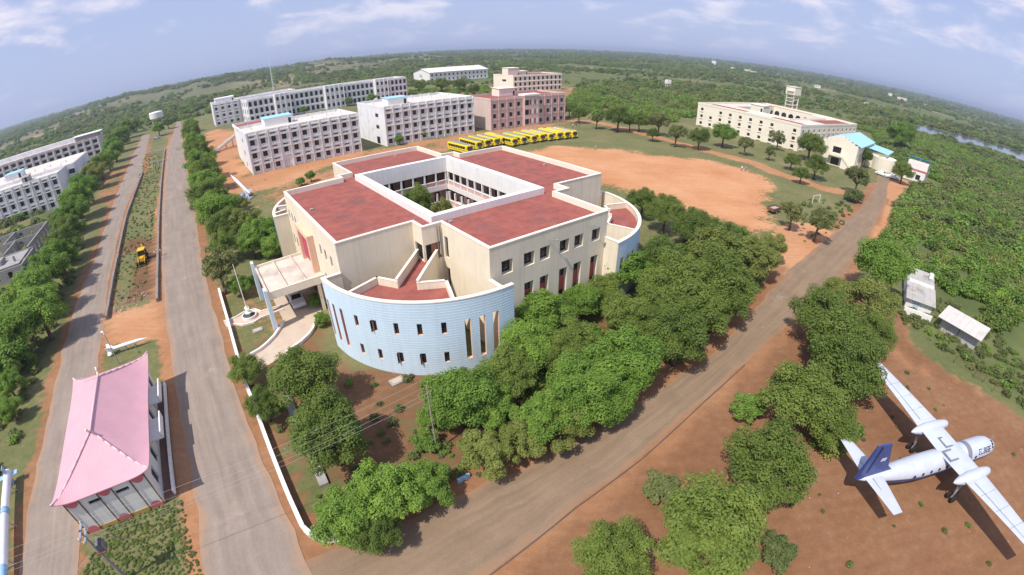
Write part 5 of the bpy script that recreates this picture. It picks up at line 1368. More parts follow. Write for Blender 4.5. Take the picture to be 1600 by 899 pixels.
for sx in (-1, 1):
    for sy in (-1, 1):
        pts = [(sx * HW * (1 - t_), sy * (HLn * (1 - t_) + RL * t_), rz(t_, 1 - t_, 1 - t_) + 0.05) for t_ in np.linspace(0, 1, 9)]
        b = MB(); b.path(pts, 0.11, 7); b.build('hip_cap', PINKROOF, PH, True)
for sy in (-1, 1):
    b = MB(); b.path([(0, sy * RL, ZR), (0, sy * (RL + 0.5), ZR + 0.35), (0, sy * (RL + 0.8), ZR + 0.9)], 0.12, 7); b.build('finial', CREAMW, PH, True)
wl = MB()
for si, (a, c) in enumerate((((-4.6, -10.75), (4.6, -10.75)), ((4.6, -10.75), (4.6, 10.2)), ((4.6, 10.2), (-4.6, 10.2)), ((-4.6, 10.2), (-4.6, -10.75)))):
    fn, LL, tt, nn = wall_fn(a, c); ops = []
    if si == 1: ops = [(1.6 + k * 3.4, 3.0 + k * 3.4, 1.0 if k != 3 else 0.1, 3.0) for k in range(6)]
    if si == 3: ops = [(1.6 + k * 3.4, 3.0 + k * 3.4, 1.0, 3.0) for k in range(6)]
    if si == 0: ops = [(2.4, 3.9, 3.5, 4.0), (5.5, 7.0, 3.5, 4.0)]
    facade(wl, fn, 0, LL, 0, 4.95, ops, 0.25)
    for o_ in ops: put_window(PH, fn, tt, o_[0], o_[2], o_[1] - o_[0], o_[3] - o_[2], 0.25, 2, 1)
wl.build('wall', material('off_white_wall', (0.78, 0.76, 0.71), 0.85, 0.08, 0.5, 0.12), PH)
b = MB(); b.box(-4.63, -10.81, 0, 4.63, -10.753, 0.5); b.build('plinth', material('ochre_plinth', (0.55, 0.36, 0.12), 0.8, 0.2), PH)
BROWN = material('brown_line', (0.16, 0.07, 0.05), 0.7, 0.1); ROSE = material('rose_roundel', (0.60, 0.16, 0.17), 0.7, 0.1)
for x_ in (-3.7, 0.0, 3.7):
    for q in (-0.8, 0.8): b = MB(); b.box(x_ + q - 0.06, -10.85, 0.0, x_ + q + 0.06, -10.814, 4.9); b.build('painted_line', BROWN, PH)
    for z_, s in ((0.0, 1), (4.9, -1)):
        b = MB(); N_ = 14; V_ = [(x_, -10.84, z_)] + [(x_ + 0.73 * math.cos(PI * i / N_), -10.84, z_ + s * 0.95 * math.sin(PI * i / N_)) for i in range(N_ + 1)]
        b.add(V_, [(0, i + 1, i + 2) for i in range(N_)]); b.build('roundel', ROSE, PH)
b = MB(); b.box(4.63, -10.6, 0, 6.0, 10.0, 0.35); b.build('terrace', material('brown_terrace_floor', (0.17, 0.10, 0.075), 0.9, 0.2), PH)
for k in range(15):
    b = MB(); b.box(-0.12, 0, 0, 0.12, 1.28, 0.6); link('balustrade', b.mesh('balustrade', WHITE), PH, (5.9, -10.4 + k * 1.36, 0.352))
for y0, y1 in ((-4.2, -0.4), (2.6, 6.4)):
    b = MB(); b.box(4.62, y0, 2.9, 6.3, y1, 3.1); b.box(6.15, y0, 3.102, 6.3, y1, 3.9); bl = b.build('balcony', WHITE, PH)

# ------------------------------------------------------------------ aeroplane
NAVY = material('navy_paint', (0.040, 0.070, 0.23), 0.45, 0.12, 1.0, spec=0.5, stain=(0.10, 0.12, 0.25), stain_amt=0.4, stain_scale=0.8)
AIRW = material('faded_white_paint', (0.50, 0.54, 0.63), 0.5, 0.10, 0.5, 0, 0, spec=0.5, stain=(0.42, 0.42, 0.46), stain_amt=0.5, stain_scale=0.7)
GREYP = material('bare_metal_patch', (0.24, 0.25, 0.29), 0.5, 0.15, 1.0, metal=0.3)
AP = thing('aeroplane', 'white twin-engined aeroplane with navy tail fin parked on red earth', 'aeroplane', (45.2, 21.85, 0), 0.045)
ST = [(12.15, 2.05, 0.05), (11.9, 2.06, 0.38), (11.4, 2.12, 0.68), (10.6, 2.25, 0.98), (9.6, 2.42, 1.22), (8.4, 2.5, 1.35), (5.4, 2.5, 1.37), (4.6, 2.5, 1.37), (2, 2.5, 1.37), (-3.0, 2.52, 1.36), (-5.2, 2.62, 1.22), (-7.4, 2.8, 0.98), (-9.6, 3.0, 0.68), (-11.4, 3.2, 0.36), (-12.3, 3.28, 0.06)]
b = MB(); NR = 28
for k, (x_, zc, r_) in enumerate(ST):
    b.v += [(x_, r_ * math.cos(2 * PI * i / NR), zc + r_ * math.sin(2 * PI * i / NR)) for i in range(NR)]
for k in range(len(ST) - 1):
    for i in range(NR):
        a = 360 * (i + 0.5) / NR; j = (i + 1) % NR
        b.f.append((k * NR + i, k * NR + j, (k + 1) * NR + j, (k + 1) * NR + i))
        low = 176 < a < 212 or a > 328 or a < 4
        patch_ = k == 6 and (a < 90 or a > 290 or True) and not low
        b.m.append(1 if low and k > 2 else (2 if patch_ else 0))
fus = b.build('fuselage', [AIRW, NAVY, GREYP], AP, True)
def wing_part(name, y0, y1, c0, c1, xle0, xle1, z0, z1, th0, th1, mats, parent, n=9, marks=None):
    """Aerofoil between two span stations."""
    prof = [(0, 0), (0.03, 0.035), (0.12, 0.062), (0.3, 0.075), (0.55, 0.058), (0.8, 0.028), (1, 0.004), (0.8, -0.012), (0.5, -0.028), (0.25, -0.034), (0.08, -0.028)]
    b = MB(); m_ = len(prof)
    for (y_, c_, xl, z_, th) in ((y0, c0, xle0, z0, th0), (y1, c1, xle1, z1, th1)):
        b.v += [(xl - px_ * c_, y_, z_ + pz * c_ * th) for px_, pz in prof]
    for i in range(m_): b.f.append((i, (i + 1) % m_, m_ + (i + 1) % m_, m_ + i)); b.m.append(0)
    b.f.append(tuple(range(m_))[::-1]); b.f.append(tuple(range(m_, 2 * m_))); b.m += [0, 0]
    return b.build(name, mats, parent)
for s in (-1, 1):
    w1 = wing_part('wing', s * 0.0, s * 4.6, 3.75, 3.5, 3.75, 3.65, 3.75, 3.9, 1.05, 1.05, [AIRW], AP)
    wing_part('outer_panel', s * 4.62, s * 14.6, 3.45, 1.8, 3.6, 2.65, 3.91, 4.45, 1.0, 0.9, [AIRW], w1)
    if s > 0:
        for k in range(7):
            rr_ = random.Random(k + 40); y_ = 12.6 + rr_.uniform(0, 1.9); f_ = (y_ - 4.6) / 10; x_ = 3.5 - f_ * .95 - rr_.uniform(0.2, 1.0)
            b = MB(); b.box(x_ - 0.22, y_ - 0.16, 4.04 + f_ * 0.54, x_ + rr_.uniform(0, .2), y_ + rr_.uniform(0.05, .3), 4.055 + f_ * 0.54); b.build('bare_patch', GREYP, w1)
    for y_ in (6.4, 8.6, 10.8, 12.8):            # skin joints
        f_ = (y_ - 4.6) / 10; xl = 3.6 - f_ * 0.95; c_ = 3.45 - f_ * 1.65; z_ = 3.91 + f_ * 0.54
        b = MB(); b.quad((xl - 0.1 * c_, s * y_ - 0.02, z_ + 0.062 * c_), (xl - 0.1 * c_, s * y_ + 0.02, z_ + 0.062 * c_), (xl - 0.3 * c_, s * y_ + 0.02, z_ + 0.082 * c_), (xl - 0.3 * c_, s * y_ - 0.02, z_ + 0.082 * c_))
        b.quad((xl - 0.3 * c_, s * y_ - 0.02, z_ + 0.082 * c_), (xl - 0.3 * c_, s * y_ + 0.02, z_ + 0.082 * c_), (xl - 0.97 * c_, s * y_ + 0.02, z_ + 0.014 * c_), (xl - 0.97 * c_, s * y_ - 0.02, z_ + 0.014 * c_)); b.build('skin_joint', GREYP, w1)
    b = MB()
    for (ya, yb) in ((4.8, 14.3),):
        P2 = []
        for y_ in (ya, yb):
            f_ = (y_ - 4.6) / 10; xl = 3.6 - f_ * 0.95; c_ = 3.45 - f_ * 1.65; z_ = 3.91 + f_ * 0.54
            P2 += [(xl - 0.72 * c_, s * y_, z_ + 0.047 * c_), (xl - 0.745 * c_, s * y_, z_ + 0.044 * c_)]
        b.quad(P2[0], P2[1], P2[3], P2[2])
    b.build('aileron_gap', GREYP, w1)
    # nacelle
    b = MB(); PN = [(0.05, 5.2), (0.40, 5.12), (0.52, 4.8), (0.62, 4.0), (0.72, 3.0), (0.72, 1.4), (0.55, 0.2), (0.30, -0.7), (0.05, -1.2)]
    T = Matrix.Translation((0, s * 3.75, 3.62)) @ Matrix.Rotation(PI / 2, 4, 'Y')
    b.lathe(PN, 18, 0, T); nac = b.build('nacelle', AIRW, AP, True)
    b = MB(); T = Matrix.Translation((5.18, s * 3.75, 3.62)) @ Matrix.Rotation(PI / 2, 4, 'Y'); b.lathe([(0.32, 0), (0.30, 0.05), (0.01, 0.06)], 14, 0, T); b.build('intake', DARK, nac)
    b = MB(); b.tube((1.3, s * 3.75, 3.2), (1.1, s * 3.75, 0.5), 0.12, 0.10); b.tube((0.3, s * 3.75, 3.2), (1.1, s * 3.75, 0.9), 0.07, 0.07); b.build('undercarriage_leg', STEEL, nac)
    for q in (-0.35, 0.35):
        b = MB(); T = Matrix.Translation((1.1, s * 3.75 + q, 0.5)) @ Matrix.Rotation(PI / 2, 4, 'X'); b.lathe([(0.01, -.14), (0.40, -.14), (0.5, -.08), (0.5, .08), (0.40, .14), (0.01, .14)], 16, 0, T); b.build('wheel', TYRE, nac, True)
    wing_part('tailplane', s * 0.3, s * 4.9, 2.3, 1.2, -9.0, -9.9, 3.35, 3.55, 0.9, 0.9, [AIRW], AP)
    b = MB(); b.box(-10.55, s * 2.4 - 1.9, 3.47, -10.50, s * 2.4 + 1.9, 3.51); b.build('elevator_hinge', GREYP, AP)
    for k in range(9):
        b = MB(); b.lathe([(0.0, 0.0), (0.2, 0.0)], 12, 0); wm = b.mesh('cabin_window', DARK)
        o = link('cabin_window', wm, fus, (-4.6 + k * 1.35, s * 1.345, 2.85)); o.rotation_euler = (-s * (PI / 2 - 0.26), 0, 0)
# fin with dorsal fillet
b = MB(); P_ = [(-7.6, 3.6), (-8.7, 4.4), (-10.3, 7.9), (-12.2, 8.0), (-12.45, 3.4), (-9.0, 3.2)]
V_ = []
for s, k in ((1, 0), (-1, 1)):
    V_ += [(x_, s * (0.19 if z_ < 5 else 0.09), z_) for x_, z_ in P_]
b.add(V_, [tuple(range(6)), tuple(range(6, 12))[::-1]] + [(i, (i + 1) % 6, 6 + (i + 1) % 6, 6 + i) for i in range(6)]); fin = b.build('tail_fin', NAVY, AP)
b = MB(); b.box(-11.6, -0.215, 4.2, -11.5, 0.215, 7.8); b.build('rudder_hinge', material('dark_navy', (0.02, 0.03, 0.09), 0.6), fin)
b = MB(); b.box(-10.6, -0.2, 5.6, -9.9, -0.165, 6.0); b.build('fin_mark', AIRW, fin)
# cockpit glazing, nose gear, wing walkway marks
for s in (-1, 1):
    for k in range(3):
        b = MB(); a0 = R(28 + k * 20); a1 = R(44 + k * 20)
        q = lambda a, x_, r_, zc: (x_, s * (r_ + 0.012) * math.cos(a), zc + (r_ + 0.012) * math.sin(a))
        b.quad(q(a0, 10.55, 1.0, 2.26), q(a1, 10.55, 1.0, 2.26), q(a1, 9.9, 1.16, 2.36), q(a0, 9.9, 1.16, 2.36)); b.build('cockpit_window', DARK, fus)
b = MB(); b.tube((9.4, 0, 1.4), (9.4, 0, 0.35), 0.09); ng_ = b.build('nose_gear', STEEL, AP)
b = MB(); T = Matrix.Translation((9.4, 0, 0.36)) @ Matrix.Rotation(PI / 2, 4, 'X'); b.lathe([(0.01, -.12), (0.36, -.12), (0.36, .12), (0.01, .12)], 14, 0, T); b.build('wheel', TYRE, ng_, True)
for x_, y_, sg in ((2.55, 1.05, 1), (1.55, -0.75, -1)):
    b = MB()
    b.box(x_ - 1.25, y_ - 0.8, 4.035, x_ - 1.03, y_ + 0.8, 4.05); b.box(x_ - 1.03, y_ - 0.8, 4.035, x_ + 0.2, y_ - 0.58, 4.05); b.box(x_ - 1.03, y_ + 0.58, 4.035, x_ + 0.2, y_ + 0.8, 4.05)
    b.build('walkway_mark', GREYP, AP)
def text_mesh(s, size, mat):
    cu = bpy.data.curves.new('lettering', 'FONT'); cu.body = s; cu.size = size; cu.align_x = 'CENTER'; cu.align_y = 'CENTER'; cu.offset = 0.012 * size
    ob = bpy.data.objects.new('lettering', cu); COL.objects.link(ob)
    dg = bpy.context.evaluated_depsgraph_get()
    me = bpy.data.meshes.new_from_object(ob.evaluated_get(dg))
    bpy.data.objects.remove(ob); bpy.data.curves.remove(cu)
    me.materials.clear(); me.materials.append(mat)
    return me
me = text_mesh('ELBEE', 1.0, material('dark_lettering', (0.06, 0.06, 0.10), 0.6))
for v in me.vertices:                      # lay the letters on the curved skin of the near side
    a = R(33) + v.co.y / 1.36
    v.co = Vector((7.9 + v.co.x, -1.385 * math.cos(a), 2.5 + 1.385 * math.sin(a)))
link('lettering', me, fus)

# ------------------------------------------------------------------ buses
def wheel_mesh(r_, w):
    b = MB(); T = Matrix.Rotation(PI / 2, 4, 'X')
    b.lathe([(0.55 * r_, -w / 2), (0.9 * r_, -w / 2), (r_, -w / 3), (r_, w / 3), (0.9 * r_, w / 2), (0.55 * r_, w / 2)], 16, 0, T)
    c = MB(); c.lathe([(0.01, -w * 0.35), (0.56 * r_, -w * 0.4), (0.56 * r_, w * 0.4), (0.01, w * 0.35)], 14, 0, T)
    return b.mesh('tyre', TYRE, True), c.mesh('rim', RIM)
def add_wheel(t, x, y, r_, tyre, rim):
    o = link('wheel', tyre, t, (x, y, r_)); link('rim', rim, o); return o
ROOFS = {k: material('bus_roof_' + k, c, 0.6, 0.12, 0.6) for k, c in (('grey', (0.27, 0.27, 0.27)), ('yellow', (0.72, 0.58, 0.12)), ('pale', (0.48, 0.46, 0.34)), ('green', (0.25, 0.42, 0.36)))}
BLACKB = material('black_window_band', (0.02, 0.02, 0.022), 0.3, 0.2)
def bus_parts(t, roof):
    sec = [(-1.32, 0.5), (1.32, 0.5), (1.36, 1.3), (1.33, 2.75), (1.15, 3.15), (0.8, 3.3), (-0.8, 3.3), (-1.15, 3.15), (-1.33, 2.75), (-1.36, 1.3)]
    xs_ = [(-6.3, 0.97), (-6.15, 1.0), (5.9, 1.0), (6.25, 0.97)]
    b = MB(); n_ = len(sec)
    for x_, s in xs_:
        for y_, z_ in sec:
            dx = -0.45 * max(0, (z_ - 1.5)) / 1.8 if x_ > 5 else 0
            b.v.append((x_ + dx, y_ * s, 0.5 + (z_ - 0.5) * (s if z_ > 1 else 1)))
    for k in range(3):
        for i in range(n_): b.f.append((k * n_ + i, k * n_ + (i + 1) % n_, (k + 1) * n_ + (i + 1) % n_, (k + 1) * n_ + i)); b.m.append(0)
    b.f += [tuple(range(n_))[::-1], tuple(range(3 * n_, 4 * n_))]; b.m += [0, 0]
    body = b.build('body', YEL, t)
    b = MB(); b.box(-6.0, -1.0, 3.302, 5.3, 1.0, 3.37); b.build('roof', ROOFS[roof], t)
    for x_ in (-4.5, -1.5, 1.5, 4.2): b = MB(); b.box(x_ - 0.05, -0.98, 3.372, x_ + 0.05, 0.98, 3.43); b.build('roof_rib', ROOFS['pale'], t)
    for s in (-1, 1):
        for k in range(7):
            b = MB(); x0 = -5.6 + k * 1.5; b.box(x0, s * 1.345 - 0.012, 1.75, x0 + 1.38, s * 1.345 + 0.012, 2.72); b.build('window', BLACKB, body)
        b = MB(); b.box(-6.0, s * 1.372 - 0.01, 1.15, 5.8, s * 1.372 + 0.01, 1.32); b.build('stripe', material('bus_green_stripe', (0.05, 0.20, 0.08), 0.5), body)
        b = MB(); b.lathe([(0.01, 0.02), (0.16, 0.02), (0.16, -0.05)], 12, 0, Matrix.Translation((6.27, s * 0.95, 0.95)) @ Matrix.Rotation(PI / 2, 4, 'Y')); b.build('headlight', LAMP, t)
        b = MB(); b.tube((5.9, s * 1.35, 2.6), (6.3, s * 1.6, 2.4), 0.03); b.box(6.22, s * 1.6 - 0.1, 1.95, 6.3, s * 1.6 + 0.1, 2.4); b.build('mirror', TYRE, t)
    b = MB(); b.quad((6.24, -1.15, 1.55), (6.24, 1.15, 1.55), (5.93, 1.1, 2.8), (5.93, -1.1, 2.8)); b.build('windscreen', GLASS, t)
    b = MB(); b.box(6.2, -1.3, 0.42, 6.42, 1.3, 0.72); b.build('bumper', TYRE, t)
    b = MB(); b.box(6.255, -0.6, 0.95, 6.285, 0.6, 1.3); b.build('grille', TYRE, t)
    for x_ in (-3.6, 3.9):
        for s in (-1, 1): add_wheel(t, x_, s * 1.15, 0.5, *BW_)
BW_ = wheel_mesh(0.5, 0.32)
FR = [(-14.6, 160.6), (-11.2, 167.2), (-8.2, 171.0), (-4.9, 173.2), (-2.0, 175.9), (1.9, 172.6), (5.5, 175.8), (9.6, 178.6), (13.0, 181.4), (16.7, 183.2), (20.2, 185.5), (23.6, 187.4), (27.0, 189.3)]
RK = ['grey', 'grey', 'grey', 'grey', 'yellow', 'grey', 'green', 'grey', 'pale', 'grey', 'yellow', 'pale', 'grey']
protos = {}
for i, ((fx, fy), rk) in enumerate(zip(FR, RK)):
    lab = ('yellow bus with %s roof, %s from the left in the parked row' % (rk, ORD[i]))
    if rk not in protos:
        t = thing('parked_bus', lab, 'bus', (0, 0, 0), 0, 'yellow buses parked in a row'); bus_parts(t, rk); protos[rk] = t
    else:
        t = copy_tree(protos[rk]); t['label'] = lab
    t.location = (fx - 0.616 * 6.3, fy + 0.788 * 6.3, 0.02); t.rotation_euler = (0, 0, PSI - PI / 2 + (0.06 if i == 0 else random.uniform(-0.02, 0.02)))

# ------------------------------------------------------------------ cars, excavator, trailer
CW_ = wheel_mesh(0.33, 0.22)
def car(label, x, y, rot, col, scale=1.0):
    t = thing('parked_car', label, 'car', (x, y, 0.03), rot, None, scale)
    pm = material('car_paint_' + col[0], col[1], 0.3, 0.04, 1.0, spec=0.6)
    prof = [(-2.2, 0.35), (-2.25, 0.75), (-2.1, 0.98), (-1.55, 1.05), (-0.95, 1.45), (0.35, 1.47), (1.05, 1.02), (2.0, 0.88), (2.22, 0.62), (2.2, 0.35)]
    b = MB(); n_ = len(prof)
    for y_, k in ((-0.87, 0), (-0.80, 1), (0.80, 1), (0.87, 0)):
        for px_, pz in prof:
            top = pz > 1.1
            b.v.append((px_, y_ * (0.80 if top else 1.0), pz if k else min(pz, 1.38) - (0.03 if top else 0)))
    for k in range(3):
        for i in range(n_): b.f.append((k * n_ + i, k * n_ + (i + 1) % n_, (k + 1) * n_ + (i + 1) % n_, (k + 1) * n_ + i)); b.m.append(0)
    b.f += [tuple(range(n_))[::-1], tuple(range(3 * n_, 4 * n_))]; b.m += [0, 0]
    b.build('body', pm, t)
    b = MB(); b.quad((1.0, -0.66, 1.075), (1.0, 0.66, 1.075), (0.42, 0.58, 1.46), (0.42, -0.58, 1.46)); b.build('windscreen', BLACKB, t)
    b = MB(); b.quad((-1.5, -0.66, 1.105), (-1.5, 0.66, 1.105), (-1.0, 0.58, 1.45), (-1.0, -0.58, 1.45)); b.build('rear_window', BLACKB, t)
    for s in (-1, 1):
        b = MB(); b.quad((-1.3, s * 0.80, 1.08), (0.85, s * 0.80, 1.06), (0.35, s * 0.70, 1.38), (-0.9, s * 0.70, 1.38)); b.build('side_window', BLACKB, t)
        b = MB(); b.box(2.14, s * 0.62 - 0.18, 0.62, 2.24, s * 0.62 + 0.18, 0.78); b.build('headlight', LAMP, t)
        for x_ in (-1.35, 1.38): add_wheel(t, x_, s * 0.78, 0.33, *CW_)
    return t
car('silver-white car standing under the entrance porch', -35.6, 60.4, -0.93, ('silver', (0.55, 0.58, 0.66)), 1.25)
car('white car parked nearest the blue-roofed hall', 153.9, 155.6, -1.2, ('white', (0.80, 0.80, 0.80)), 1.3)
car('white car parked second from the blue-roofed hall', 157.4, 152.4, -1.0, ('white', (0.80, 0.80, 0.80)), 1.3)
car('grey car parked at the far end of the road median', -251.0, 281.5, 0.6, ('grey', (0.35, 0.38, 0.44)), 1.3)

t = thing('backhoe_loader', 'yellow backhoe loader digging between the two left roads', 'excavator', (-84.4, 78.6, 0.02), -1.0)
CATY = material('machine_yellow', (0.75, 0.42, 0.02), 0.5, 0.1, 1.0)
b = MB(); b.add([(-1.6, -0.6, 0.7), (2.2, -0.5, 0.7), (2.2, 0.5, 0.7), (-1.6, 0.6, 0.7), (-1.6, -0.6, 1.35), (2.2, -0.42, 1.5), (2.2, 0.42, 1.5), (-1.6, 0.6, 1.35)], ((3, 2, 1, 0), (4, 5, 6, 7), (0, 1, 5, 4), (1, 2, 6, 5), (2, 3, 7, 6), (3, 0, 4, 7))); b.build('chassis', CATY, t)
b = MB(); b.box(-1.42, -0.7, 1.36, 0.28, 0.7, 2.6); cb = b.build('cab', GLASS, t)
for x_ in (-1.5, 0.35):
    for y_ in (-0.75, 0.75): b = MB(); b.tube((x_, y_, 1.3), (x_, y_ * 0.92, 2.65), 0.06); b.build('cab_post', TYRE, cb)
b = MB(); b.box(-1.75, -0.9, 2.66, 0.55, 0.9, 2.82); b.build('cab_roof', CATY, cb)
for s in (-1, 1):
    b = MB(); b.path([(0.2, s * 0.7, 1.4), (1.6, s * 0.75, 1.55), (3.0, s * 0.75, 0.55)], 0.11, 6); b.build('loader_arm', CATY, t)
    o = link('rear_wheel', wheel_mesh(0.75, 0.45)[0], t, (-0.9, s * 1.0, 0.75)); link('rim', wheel_mesh(0.75, 0.45)[1], o)
    o = link('front_wheel', wheel_mesh(0.5, 0.35)[0], t, (1.6, s * 0.95, 0.5)); link('rim', wheel_mesh(0.5, 0.35)[1], o)
b = MB()
for (x0, z0), (x1, z1) in (((2.9, 0.9), (2.85, 0.15)), ((2.85, 0.15), (3.7, 0.05))): b.add([(x0, -1.2, z0), (x1, -1.2, z1), (x1, 1.2, z1), (x0, 1.2, z0), (x0 + .05, -1.2, z0 + .05), (x1 + .05, -1.2, z1 + .05), (x1 + .05, 1.2, z1 + .05), (x0 + .05, 1.2, z0 + .05)], ((0, 1, 2, 3), (4, 5, 6, 7), (0, 1, 5, 4), (1, 2, 6, 5), (2, 3, 7, 6), (3, 0, 4, 7)))
for y_ in (-1.2, 1.2): b.add([(2.9, y_, 0.9), (2.85, y_, 0.15), (3.7, y_, 0.05)], ((0, 1, 2),))
b.build('bucket', TYRE, t)
b = MB(); b.beam((-1.7, 0, 1.0), (-2.7, 0, 3.2), 0.28, 0.32); b.beam((-2.7, 0, 3.2), (-3.5, 0, 1.6), 0.2, 0.24); b.build('boom', CATY, t)
b = MB(); b.box(-3.9, -0.4, 0.8, -3.2, 0.4, 1.5); b.build('digging_bucket', TYRE, t)
t = thing('trailer', 'dark rusty tipper trailer standing at the edge of the playing field', 'trailer', (68.6, 103.2, 0), 0.5)
b = MB()
b.box(-2.0, -1.1, 0.75, 2.0, 1.1, 0.88)
for x0, y0, x1, y1 in ((-2.0, -1.1, 2.0, -1.03), (-2.0, 1.03, 2.0, 1.1), (-2.0, -1.03, -1.93, 1.03), (1.93, -1.03, 2.0, 1.03)): b.box(x0, y0, 0.882, x1, y1, 1.6)
b.build('tray', RUST, t)
b = MB(); b.box(-1.9, -1.02, 0.885, 1.9, 1.02, 1.2); b.build('load', material('pale_gravel_load', (0.42, 0.36, 0.32), 0.95, 0.3, 3), t)
b = MB(); b.beam((1.9, 0, 0.7), (3.6, 0, 0.45), 0.12, 0.12); b.build('drawbar', RUST, t)
for s in (-1, 1): add_wheel(t, -0.3, s * 0.95, 0.45, *BW_)

# ------------------------------------------------------------------ rockets and missile on show
t = thing('model_rocket', 'white model rocket lying on stands on the grass beside the pink-roofed hall', 'rocket', (-60.9, 45.9, 0), math.atan2(3.5, 5.4))
b = MB(); b.lathe([(0.02, 3.9), (0.12, 3.3), (0.26, 2.4), (0.30, 1.8), (0.30, -2.9), (0.22, -3.1), (0.02, -3.1)], 16, 0, Matrix.Translation((0, 0, 1.05)) @ Matrix.Rotation(PI / 2, 4, 'Y')); b.build('body', METAL, t, True)
for k in range(4):
    b = MB(); T = Matrix.Translation((0, 0, 1.05)) @ Matrix.Rotation(PI / 4 + k * PI / 2, 4, 'X')
    b.add([tuple(T @ Vector(v)) for v in ((-3.1, 0.02, 0.28), (-2.0, 0.02, 0.28), (-2.7, 0.02, 0.95), (-3.2, 0.02, 0.95), (-3.1, -0.02, 0.28), (-2.0, -0.02, 0.28), (-2.7, -0.02, 0.95), (-3.2, -0.02, 0.95))], ((0, 1, 2, 3), (7, 6, 5, 4), (0, 1, 5, 4), (1, 2, 6, 5), (2, 3, 7, 6), (3, 0, 4, 7))); b.build('fin', METAL, t)
for x_ in (-2.2, 0, 1.6):
    b = MB(); b.tube((x_, -0.35, 0), (x_, -0.1, 0.82), 0.04); b.tube((x_, 0.35, 0), (x_, 0.1, 0.82), 0.04); b.build('stand', WOODP, t)
t = thing('display_missile', 'white missile tilted on a launcher beside the central tree row', 'missile', (-78.4, 119.3, 0), 0)
for p0, p1, r_ in (((0.6, 0.9, 1.2), (-6.6, 3.8, 6.9), 0.5), ((-0.6, -0.4, 1.25), (-3.0, -5.0, 1.25), 0.45)):
    d_ = (Vector(p1) - Vector(p0)); T = Matrix.Translation(p0) @ d_.to_track_quat('Z', 'Y').to_matrix().to_4x4(); L_ = d_.length
    b = MB(); b.lathe([(0.02, 0), (r_ * .8, 0), (r_, 0.3), (r_, L_ * 0.75), (r_ * 0.55, L_ * 0.84), (r_ * 0.5, L_ * 0.86), (0.04, L_)], 14, 0, T); o = b.build('missile_body', METAL, t, True)
    for k in range(4):
        b = MB(); T2 = T @ Matrix.Rotation(k * PI / 2 + 0.6, 4, 'Z'); b.add([tuple(T2 @ Vector(v)) for v in ((r_, .03, 0.1), (r_ * 2.6, .03, 0.1), (r_ * 2.6, .03, 0.8), (r_, .03, 1.8), (r_, -.03, 0.1), (r_ * 2.6, -.03, 0.1), (r_ * 2.6, -.03, 0.8), (r_, -.03, 1.8))], ((0, 1, 2, 3), (7, 6, 5, 4), (0, 1, 5, 4), (1, 2, 6, 5), (2, 3, 7, 6), (3, 0, 4, 7))); b.build('fin', material('steel_blue_paint', (0.30, 0.42, 0.62), 0.5), o)
b = MB(); b.box(-1.6, -1.2, 0, 1.6, 1.4, 0.35); b.tube((-0.3, 0.4, .35), (-0.6, 1.3, 1.7), 0.18); b.tube((0.6, 0.2, .35), (-2.6, 2.4, 2.6), 0.12); b.build('launcher', STEEL, t)
t = thing('large_rocket', 'large white rocket with light-blue band lying beside the outer road', 'rocket', (-60.2, 19.2, 0), math.atan2(-10.9, 10.9))
LB = material('light_blue_paint', (0.30, 0.48, 0.70), 0.5, 0.06)
RX = Matrix.Translation((0, 0, 1.35)) @ Matrix.Rotation(PI / 2, 4, 'Y')
for z0, z1, r_, m_ in ((0, 6.6, 0.52, METAL), (6.6, 7.5, 0.53, LB), (7.5, 15.0, 0.52, METAL)):
    b = MB(); b.lathe([(r_ * 0.9, z0), (r_, z0 + 0.05), (r_, z1 - 0.002)], 20, 0, RX); b.build('stage', m_, t, True)
b = MB(); b.lathe([(0.52, 15.0), (0.42, 16.2), (0.22, 17.6), (0.02, 18.4)], 20, 0, RX); b.build('nose_cone', LB, t, True)
b = MB(); b.lathe([(0.46, 0.0), (0.34, -0.02), (0.30, 0.3), (0.01, 0.3)], 16, 0, RX); b.build('nozzle', DARK, t)
for k in range(4):
    b = MB(); T = RX @ Matrix.Rotation(k * PI / 2, 4, 'Z'); b.box(0.5, -0.04, 0.3, 1.35, 0.04, 1.1, 0, T); b.build('fin', LB, t)
for x_ in (2.5, 8.5, 14.0):
    for s_ in (-1, 1): b = MB(); b.tube((x_, s_ * 0.7, 0), (x_, s_ * 0.25, 0.95), 0.07); b.build('stand', STEEL, t)

# ------------------------------------------------------------------ walls, kerbs, drive, fountain
def strip_wall(name, label, cat, pl, w, z0, z1, mat, cap=None, seg=3.0, jitter=0.0, part='wall_section', group=None):
    """Low wall along a polyline, built of sections with a coping."""
    P = [Vector((x_, y_, 0)) for x_, y_ in pl]
    t = thing(name, label, cat, (P[0].x, P[0].y, 0), 0, group)
    for a, c in zip(P[:-1], P[1:]):
        L_ = (c - a).length; n_ = max(1, int(round(L_ / seg)))
        for k in range(n_):
            p = a.lerp(c, k / n_) - P[0]; q = a.lerp(c, (k + 1) / n_) - P[0]; d_ = q - p
            T = Matrix.Rotation(math.atan2(d_.y, d_.x), 4, 'Z'); T.translation = p
            b = MB(); h_ = z1 + random.uniform(-jitter, jitter); b.box(0, -w / 2, z0, d_.length - 0.015, w / 2, h_, 0, T)
            if cap: b.box(-0.01, -w / 2 - 0.04, h_ + 0.002, d_.length, w / 2 + 0.04, h_ + 0.08, 1, T)
            b.build(part, [mat, cap] if cap else mat, t)
    return t
strip_wall('boundary_wall', 'low white boundary wall along the central road round the front garden', 'wall', [(-53.1, 63.9), (-45.9, 54.8), (-40, 47.1), (-34.3, 39.6), (-31, 35.7), (-21.5, 23.5), (-19, 20.4), (-18.0, 19.75), (-16.6, 19.6), (-15.3, 19.9)], 0.35, 0, 0.85, WHITE, WHITE)
